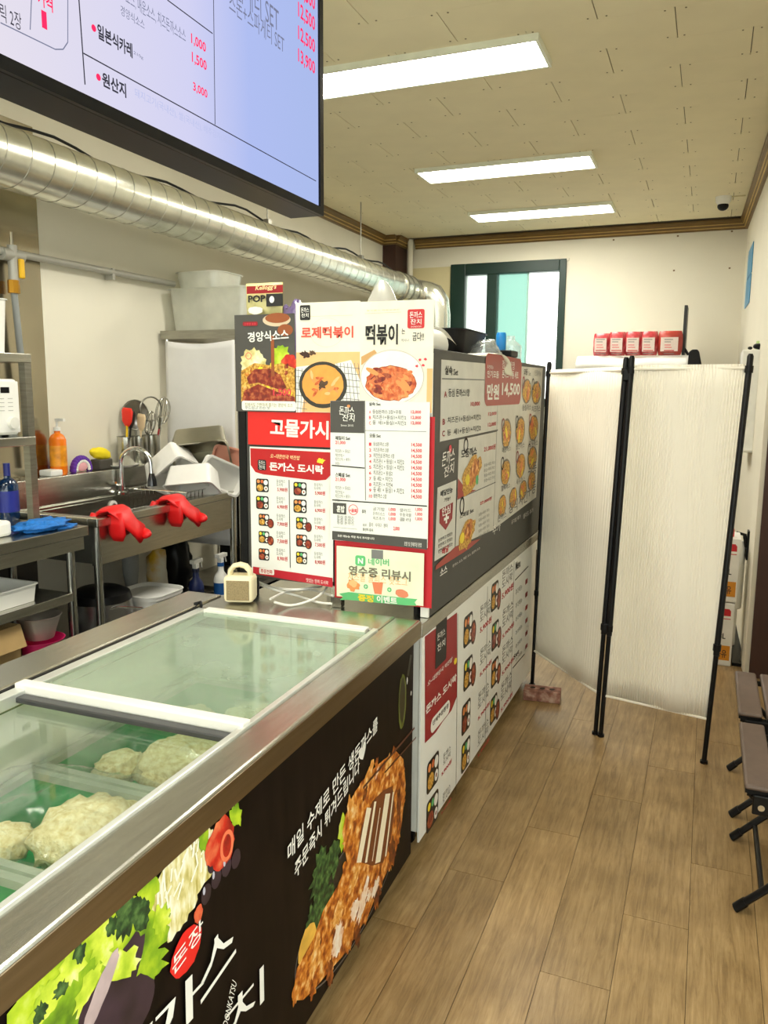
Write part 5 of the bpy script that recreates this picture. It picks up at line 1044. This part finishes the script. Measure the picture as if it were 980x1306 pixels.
# rack behind the sink covered with a white sheet
YR = 4.06
rr = thing('wire_rack', 'tall steel rack behind the sink with tubs on top', 'rack', (-2.83, 4.35, ZK))
for x in (-3.09, -2.585):
    for y in (YR, YR + .5): build('post', T([(x, y, ZK), (x, y, 1.93)], .013, 10), CHROME, rr, smooth=True)
build('top_shelf', B(-3.12, YR - .025, 1.895, -2.56, YR + .53, 1.945), STEEL2, rr); build('shelf', B(-3.11, YR - .02, .36, -2.57, YR + .52, .385), STEEL2, rr); build('shelf', B(-3.11, YR - .02, 1.1, -2.57, YR + .52, 1.125), STEEL2, rr)
build('lower_panel', B(-3.11, YR + .53, ZK, -2.5, YR + .54, .9), BLACK, rr)
def sh(i, j): return (-3.085 + .49 * i, YR - .022 - .012 * math.sin(math.pi * i) * (1 - j) + .006 * noise.noise(Vector((i * 3, j * 4, 1))) - .02 * (1 - j), .66 + 1.225 * j - .02 * math.sin(math.pi * i) * j)
build('white_sheet', MB().grid(sh, 20, 30), mat('sheet_white', (226, 225, 224), .55, 0, .02), label='white plastic sheet hanging down the side of the rack', cat='sheet', smooth='all', solid=.003)
TL = mat_film('tub_translucent', (235, 238, 232), .9, .3, .82, (232, 232, 222))
m = MB(); m.M = Matrix.Translation((-2.815, YR + .22, 1.946)); m.tub(.56, .40, .25, .004, .92, .012, .12)
build('storage_tub', m, TL, label='large translucent white tub on top of the rack', cat='tub', smooth=True)
m = MB(); m.M = Matrix.Translation((-2.94, YR + .72, 2.16)) @ Matrix.Rotation(R(180), 4, 'Y'); 
m = MB(); m.M = Matrix.Translation((-2.92, YR + .22, 2.20)); m.tub(.34, .30, .10, .004, .9, .008, .25)
build('storage_tub', m, TL, label='smaller translucent tub set inside the large tub', cat='tub', smooth=True)

# low black stand and things under the sink
ls = thing('low_stand', 'low black stand with grey edge under the right end of the sink', 'stand', (-2.75, 3.72, ZK)); build('deck', B(-2.98, 3.545, .36, -2.53, 3.905, .39), BLACK, ls); build('edge', B(-2.53, 3.545, .362, -2.52, 3.905, .388), STEEL2, ls)
for x in (-2.95, -2.56):
    for y in (3.57, 3.88): build('leg', B(x - .015, y - .015, ZK, x + .015, y + .015, .36), BLACK, ls)
rc = thing('rice_cooker', 'black and silver rice cooker on the floor under the sink', 'rice cooker', (-2.72, 3.0, ZK))
build('pot_body', MB().lathe([(.13, 0), (.148, .04), (.152, .29), (.148, .34)], (-2.70, 2.96, ZK + .07), 30), mat('cooker_silver', (150, 148, 144), .25, .8), rc, smooth=True); build('lid', MB().lathe([(.15, .34), (.14, .375), (.10, .395), (.0, .40)], (-2.70, 2.96, ZK + .07), 30), BLACK, rc, smooth=True)
build('base', MB().lathe([(.12, 0), (.13, .07)], (-2.70, 2.96, ZK), 24), BLACK, rc); build('panel', B(-2.565, 2.95, ZK + .25, -2.54, 3.05, ZK + .34), BLACK, rc, bevel=.006); build('handle', T([(-2.70, 2.83, ZK + .35), (-2.55, 2.9, ZK + .40), (-2.50, 3.02, ZK + .37), (-2.53, 3.14, ZK + .27)], .006, 8), CHROME, rc, smooth=True)
wb_ = thing('white_bucket', 'white plastic food bucket with lid under the sink', 'bucket', (-2.72, 3.40, ZK))
m = MB(); m.M = Matrix.Translation((-2.67, 3.285, ZK)); m.tub(.27, .28, .36, .005, .85, .004, .25); build('tub', m, TW, wb_, smooth=True); m = MB(); m.M = Matrix.Translation((-2.67, 3.285, ZK + .36)); m.tub(.285, .295, .022, .003, 1, .004, .25); build('lid', m, TW, wb_, smooth=True)
def bag(name, label, c, s, m_, seed, cat='bag', amp=.25): build(name, MB().lump((c[0], c[1], c[2] + s[2]), s, seed, amp, 1.8, 24, 16), m_, label=label, cat=cat, smooth='all')
bag('flour_bag', 'white and yellow sack under the sink behind the bucket', (-2.88, 3.62, .392), (.055, .065, .155), mat('sack', (226, 216, 180), .6, ramp=[(.35, (226, 178, 40)), (.5, (236, 230, 210)), (.7, (240, 236, 222))], scale=5), 3)
bag('black_bag', 'black plastic bag bulging under the right end of the sink', (-2.87, 3.79, .392), (.095, .095, .185), mat('bin_bag', (14, 14, 15), .35, 0, .2, 6, .4, 12), 8)
def spray(label, x, y, z, liquid, lab):
    t = thing('spray_bottle', label, 'spray bottle', (x, y, z))
    build('bottle_body', MB().lathe([(.040, 0), (.043, .01), (.043, .10), (.036, .125), (.018, .15), (.016, .20)], (x, y, z), 20), liquid, t, smooth=True)
    build('label', MB().lathe([(.0435, .015), (.0435, .085)], (x, y, z), 20, cap=False), lab, t, smooth=True)
    m = MB(); m.box(x - .014, y - .014, z + .20, x + .014, y + .014, z + .23); m.box(x - .02, y - .03, z + .23, x + .012, y + .055, z + .252); m.tube([(x, y + .045, z + .235), (x + .002, y + .055, z + .195)], .005, 6); build('trigger', m, WHITE, t, bevel=.003)
    build('collar', MB().lathe([(.02, .18), (.02, .202)], (x, y, z), 14), lab, t)
spray('white and blue spray bottle standing on the low black stand', -2.60, 3.85, .391, WHITE, mat('label_blue', (26, 84, 150), .4))
spray('dark blue spray bottle beside the sack under the sink', -2.70, 3.60, ZK + .15, mat('navy_plastic', (20, 34, 84), .4), mat('label_dark', (16, 26, 60), .4)) if False else spray('dark blue spray bottle beside the sack under the sink', -2.64, 3.66, .391, mat('navy_plastic', (20, 34, 84), .4), mat('label_dark', (16, 26, 60), .4))

# ================================================================== FOLDING SCREEN, BRICK
scn = thing('folding_screen', 'two-panel folding screen with white pleated fabric and black poles', 'folding screen', (-.385, 3.7, 0))
def lean(b, t_): return [Vector(b), Vector(t_)]
PLs = {'L': ((-.803, 4.16, .0), (-.777, 4.16, 1.752)), 'M1': ((-.398, 3.66, .0), (-.349, 3.66, 1.752)), 'M2': ((-.372, 3.645, .0), (-.324, 3.645, 1.757)), 'R': ((.08, 3.544, .0), (.141, 3.544, 1.757))}
for k, (b, t_) in PLs.items():
    b, t_ = Vector(b), Vector(t_); p = build('pole', T([b, b.lerp(t_, .28), b.lerp(t_, .281), b.lerp(t_, .994), t_], [.0105, .0105, .0125, .0125, .008], 14), BLACKM, scn, smooth=True)
    build('foot_cap', T([b, b + Vector((0, 0, .012))], .0165, 14), BLACK, p, smooth=True)
    for f in (.965, .30): build('collar', T([b.lerp(t_, f - .008), b.lerp(t_, f + .008)], .0165, 14), BLACK, p, smooth=True)
for f in (.955, .3): q = Vector(PLs['M1'][0]).lerp(Vector(PLs['M1'][1]), f); build('hinge', MB().cbox((q.x + .014, q.y - .008, q.z), (.045, .034, .05)), BLACK, scn, bevel=.006)
FAB = mat_film('screen_fabric', (255, 252, 244), 1, .9, 1.0, (240, 236, 224))
FAB = mat('screen_fabric2', (244, 238, 222), .85, 0, .02, 4)
for (a, b, nm, n_) in (('L', 'M1', 'fabric_panel', 34), ('M2', 'R', 'fabric_panel', 40)):
    p0, p1 = [Vector(v) for v in PLs[a]], [Vector(v) for v in PLs[b]]
    def fb(i, j, p0=p0, p1=p1, n_=n_):
        h = .115 + .862 * j; q = p0[0].lerp(p0[1], h).lerp(p1[0].lerp(p1[1], h), .02 + .96 * i); d = (p1[0] - p0[0]); nrm = Vector((-d.y, d.x, 0)).normalized()
        amp = .0032 * (.4 + .6 * (1 - abs(2 * j - 1) ** 4)) + .004 * math.sin(5 * i + 2 * j); q = q + nrm * (amp * math.sin(2 * math.pi * n_ * i + .25 * noise.noise(Vector((i * 9, j, 3)))) + .006 * math.sin(7 * i))
        return q
    pn = build(nm, MB().grid(fb, n_ * 6, 14), FAB, scn, smooth='all', solid=.001)
    for h in (.115, .968): a0, a1 = p0[0].lerp(p0[1], h), p1[0].lerp(p1[1], h); build('crossbar', T([a0, a1], .006, 8), FAB, pn, smooth=True)
br = thing('brick', 'reddish brown brick lying on the floor by the screen pole', 'brick', (-.70, 3.96, 0)); M = Matrix.Translation((-.715, 3.99, .0)) @ Matrix.Rotation(R(6), 4, 'Z')
m = MB(); m.M = M; m.box(-.095, -.045, 0, .095, .045, .058); build('block', m, mat('brick_red', (150, 100, 84), .9, ramp=[(.3, (96, 62, 50)), (.5, (150, 104, 88)), (.7, (196, 168, 150))], scale=24, bump=.6, bscale=60), br, bevel=.004)
for x in (-.05, 0, .05): m = MB(); m.M = M; m.lathe([(.014, .0575), (.014, .0585)], (x, 0, 0), 14); build('hole', m, mat('hole_dark', (50, 34, 28), .9), br)

# ================================================================== BACK OF THE SHOP
bf = thing('tall_cabinet', 'tall steel cabinet against the back wall beneath the white cloth', 'cabinet', (-.65, 7.5, 0))
build('body', B(-1.08, 7.16, .08, -.20, 7.88, 1.87), STEEL2, bf, bevel=.006)
for x0, x1 in ((-1.07, -.645), (-.635, -.21)):
    for z0, z1 in ((.12, .96), (.98, 1.84)): d = build('door', B(x0, 7.13, z0, x1, 7.16, z1), STEEL2, bf, bevel=.004); build('handle', B(x1 - .04, 7.11, (z0 + z1) / 2 - .1, x1 - .02, 7.13, (z0 + z1) / 2 + .1), BLACK, d)
for x in (-1.0, -.28): build('foot', B(x - .03, 7.2, 0, x + .03, 7.85, .08), BLACK, bf)
def ct(i, j):
    x = -1.10 + .93 * i; y = 7.10 + .75 * j; z = 1.905 + .005 * math.sin(9 * i) 
    if j < .12: return (x, 7.105, 1.905 - .12 * (1 - j / .12) + .006 * math.sin(12 * i))
    return (x, y, z)
build('white_cloth', MB().grid(ct, 24, 16), mat('cloth_white', (236, 235, 230), .8), label='white cloth spread under the red packets at the back', cat='cloth', smooth='all', solid=.004)
BR_, BW_ = mat('pack_red', (190, 60, 66), .3, ramp=[(.35, (150, 36, 44)), (.55, (200, 74, 80)), (.75, (236, 170, 166))], scale=14), mat('pack_label', (228, 212, 204), .5, 0, .05, 60)
BL5 = ['leftmost red packet on the white cloth', 'second red packet from the window on the white cloth', 'middle red packet of the five on the white cloth', 'fourth red packet from the window on the white cloth', 'rightmost red packet with yellow edge on the white cloth']
for k, u in enumerate((767, 787, 807.5, 827.5, 854)):
    y = 7.22; c = at(u, 455, 1, y); w_ = .072 if k < 4 else .10; h = .20 if k else .19; z = 1.913
    t = thing('food_packet', BL5[k], 'packet', (c.x, y, z), 'red food packets')
    def pk(i, j, c=c, w_=w_, h=h): return (c.x + (i - .5) * 2 * w_ * (1 - .12 * abs(2 * j - 1) ** 3), y - .055 * (math.sin(math.pi * i) ** .5) * (math.sin(math.pi * min(max(j, .02), .98)) ** .35), z + h * j)
    def pk2(i, j, c=c, w_=w_, h=h): return (c.x - (i - .5) * 2 * w_ * (1 - .12 * abs(2 * j - 1) ** 3), y + .05 * (math.sin(math.pi * i) ** .5) * (math.sin(math.pi * min(max(j, .02), .98)) ** .35), z + h * j)
    build('packet_body', MB().grid(pk, 10, 10).grid(pk2, 10, 10), BR_ if k < 4 else mat('pack_red2', (176, 66, 56), .35, 0, .3, 12), t, smooth='all')
    lb = build('label', B(c.x - w_ * .72, y - .0625, z + .03, c.x + w_ * .66, y - .058, z + .145), BW_, t); pr = Print(lb, (0, y - .0625, 0), (0, -1, 0)); [pr.line((u - 6, vv), (u + 2 + (vv * 7) % 4, vv), .006, [RED, GREYINK, PINK][int(vv) % 3], 1) for vv in (433, 436, 440, 443)]; pr.line((u - 7, 447), (u + 6, 447), .008, RED, 1); pr.line((u - 7, 451), (u + 6, 451), .006, GREYINK, 1); pr.done()
t = thing('leaning_panel', 'thin black panel standing edge-on beside the red packets', 'panel', (-.27, 7.45, 1.91)); c = at(872, 447, 1, 7.35)
build('panel', B(c.x - .012, 7.3, 1.912, c.x + .014, 7.6, 2.33), mat('panel_black', (30, 30, 30), .4), t, bevel=.003); build('stand', T([(c.x + .01, 7.32, 1.97), (c.x + .045, 7.3, 1.915)], .012, 8), BLACK, t)
t = thing('black_device', 'rounded black device at the right end of the white cloth', 'device', (-.2, 7.3, 1.9)); c = at(886, 462, 1, 7.15)
m = MB(); m.prism([(c.x - .05, 1.78), (c.x + .07, 1.78), (c.x + .035, 1.93), (c.x + .02, 1.95), (c.x - .02, 1.95), (c.x - .045, 1.93)], 1, 7.03, 7.09); build('case', m, BLACK, t, bevel=.008); build('bracket', B(c.x - .03, 7.09, 1.80, c.x + .03, 7.15, 1.84), BLACK, t)

# wall box, oil cartons, cylinder at the right wall
yb = 5.6; a, b = at(947.5, 446, 1, yb), at(941, 577, 1, yb)
t = thing('wall_box', 'white wall-mounted appliance box beyond the folding screen', 'appliance', (a.x + .06, yb + .2, b.z))
build('case', B(a.x, yb, b.z, xr(yb) + .005, yb + .35, a.z), mat('box_white', (232, 232, 226), .4), t, bevel=.008); build('bottom_lip', B(a.x + .05, yb - .008, b.z + .012, a.x + .10, yb, b.z + .02), WHITE, t)
t2 = thing('stationery', 'black clip and green striped tin on top of the white wall box', 'tin', (a.x + .08, yb + .1, a.z)); build('tin', MB().lathe([(.035, 0), (.035, .06)], (a.x + .115, yb + .12, a.z + .001), 18), mat('tin_green', (150, 190, 90), .4, ramp=[(.4, (120, 170, 70)), (.6, (226, 232, 190))], scale=14, stretch=(.1, .1, 4)), t2); build('clip', MB().lump((a.x + .095, yb + .05, a.z + .022), (.035, .03, .018), 2, .2), BLACK, t2, smooth='all'); build('knob', MB().lump((a.x + .045, yb + .05, a.z + .012), (.014, .014, .01), 2, .1), BLACK, t2, smooth='all')
OC = mat('carton_white', (232, 230, 224), .5); OO = mat('carton_orange', (214, 140, 30), .5)
for k, lb in enumerate(('lower white oil carton with orange band beside the right wall', 'upper white oil carton with orange band and red spout on top')):
    z = .388 * k; y0 = 4.93; x0, x1 = .0, .218 + .006 * k
    t = thing('oil_carton', lb, 'carton', ((x0 + x1) / 2, y0 + .12, z), 'oil cartons'); bd = build('carton_body', B(x0, y0, z, x1, y0 + .24, z + .382), OC, t, bevel=.006, origin=(.1, y0, z))
    pr = Print(bd, (0, y0, 0), (0, -1, 0)); pv = 850 if k == 0 else 772
    def q(x, zz): return Vector((x, y0 - .0008, z + zz))
    pr.pts3([q(x0 + .02, .035), q(x1 - .012, .035), q(x1 - .012, .125), q(x0 + .02, .125)], OO)
    def qt(tx, xa, za, w_, h_, m_, bd_=.02):
        pr._txt(tx, Vector((xa, y0 - .0014, z + za)), Vector((w_, 0, 0)), Vector((0, 0, h_)), m_, bd_, 0)
    qt('식용유', x0 + .10, .05, .09, .05, BROWN); qt('18L', x1 - .09, .165, .05, .035, INK); qt('콩기름', x1 - .14, .21, .08, .03, RED)
    pr.pts3([q(x1 - .075, .305), q(x1 - .02, .305), q(x1 - .02, .335), q(x1 - .03, .348), q(x1 - .065, .348), q(x1 - .075, .335)], RED); pr.pts3([q(x0 + .05, .285), q(x1 - .02, .285), q(x1 - .02, .29), q(x0 + .05, .29)], RED)
    pr.done(); build('handle_slot', B(x1 - .001, y0 + .08, z + .31, x1 + .002, y0 + .16, z + .345), BLACK, t)
    if k: sp_ = build('spout', MB().lathe([(.022, 0), (.022, .04), (.014, .055)], (x1 - .06, y0 + .06, z + .383), 14), mat('spout_red', (214, 36, 40), .4), t, smooth=True)
c = (xr(5.3) - .058, 5.33); t = thing('filter_cylinder', 'slim white water filter cylinder with black hook on the wall', 'water filter', (c[0], c[1], .25))
build('cylinder', MB().lathe([(.04, .26), (.045, .27), (.045, .66), (.03, .69)], (c[0], c[1], 0), 18), WHITE, t, smooth=True); build('lower_pipe', MB().lathe([(.022, 0), (.022, .26)], (c[0], c[1], 0), 14), WHITE, t, smooth=True); build('hook', T([(c[0] - .03, c[1] - .02, .70), (c[0] - .01, c[1] - .03, .745), (c[0] + .03, c[1] - .03, .735), (c[0] + .045, c[1] - .03, .66)], .012, 8), BLACK, t, smooth=True); build('bracket', B(xr(5.3) - .012, c[1] - .05, .58, xr(5.3), c[1] + .03, .76), BLACK, t)
m = MB(); m.box(.225, 4.95, .001, .29, 5.9, .02); build('floor_strip', m, BLACK, label='black floor strip along the right wall behind the cartons', cat='mat')  # thin black strip laid on the floor beside the wall

# ================================================================== FOLDING STOOLS
SB = mat('stool_brown', (104, 88, 78), .55, 0, .08, 30)
for y0, y1, lb in ((2.50, 3.01, 'brown slatted folding stool nearest the viewer'), (3.10, 3.585, 'brown slatted folding stool farther along, beside the oil cartons')):
    t = thing('folding_stool', lb, 'stool', (.37, (y0 + y1) / 2, 0), 'folding stools')
    for k in range(4):
        x0 = .176 + .097 * k; s = build('slat', B(x0, y0, .408, x0 + .083, y1, .425), SB, t, bevel=.01); build('slat_rim', B(x0 + .002, y0 + .003, .398, x0 + .081, y1 - .003, .409), BLACK, s)
    for y in (y0 + .03, y1 - .03): build('seat_rail', T([(.185, y, .388), (.555, y, .388)], .011, 10), BLACKM, t, smooth=True)
    for i, (fa, fb_) in enumerate((((.185, 0), (.545, .385)), ((.555, 0), (.195, .385)))):
        for y in (y0 + .015 + .02 * i, y1 - .065 - .02 * i):
            p, q = Vector((fa[0], y, .012)), Vector((fb_[0], y, fb_[1])); l = build('leg', T([p, q], .017, 12, flat=.62), BLACKM, t, smooth=True); d = (q - p).normalized(); build('rubber_foot', T([p - d * .01, p + d * .03], .0195, 12, flat=.68), BLACK, l, smooth=True)
        x = fa[0] + (fb_[0] - fa[0]) * .18; z = .385 * .18; build('crossbar', T([(x, y0 + .03, z), (x, y1 - .05, z)], .009, 8), BLACKM, t, smooth=True)
    build('pivot', T([(.37, y0 + .005, .1985), (.37, y0 + .05, .1985)], .012, 12), CHROME, t, smooth=True); build('pivot', T([(.37, y1 - .1, .1985), (.37, y1 - .04, .1985)], .012, 12), CHROME, t, smooth=True)
    build('side_plate', B(.20, y0 - .004, .335, .30, y0 + .004, .398), BLACKM, t, bevel=.004); build('bolt', T([(.225, y0 - .006, .36), (.225, y0 - .004, .36)], .01, 10), CHROME, t)
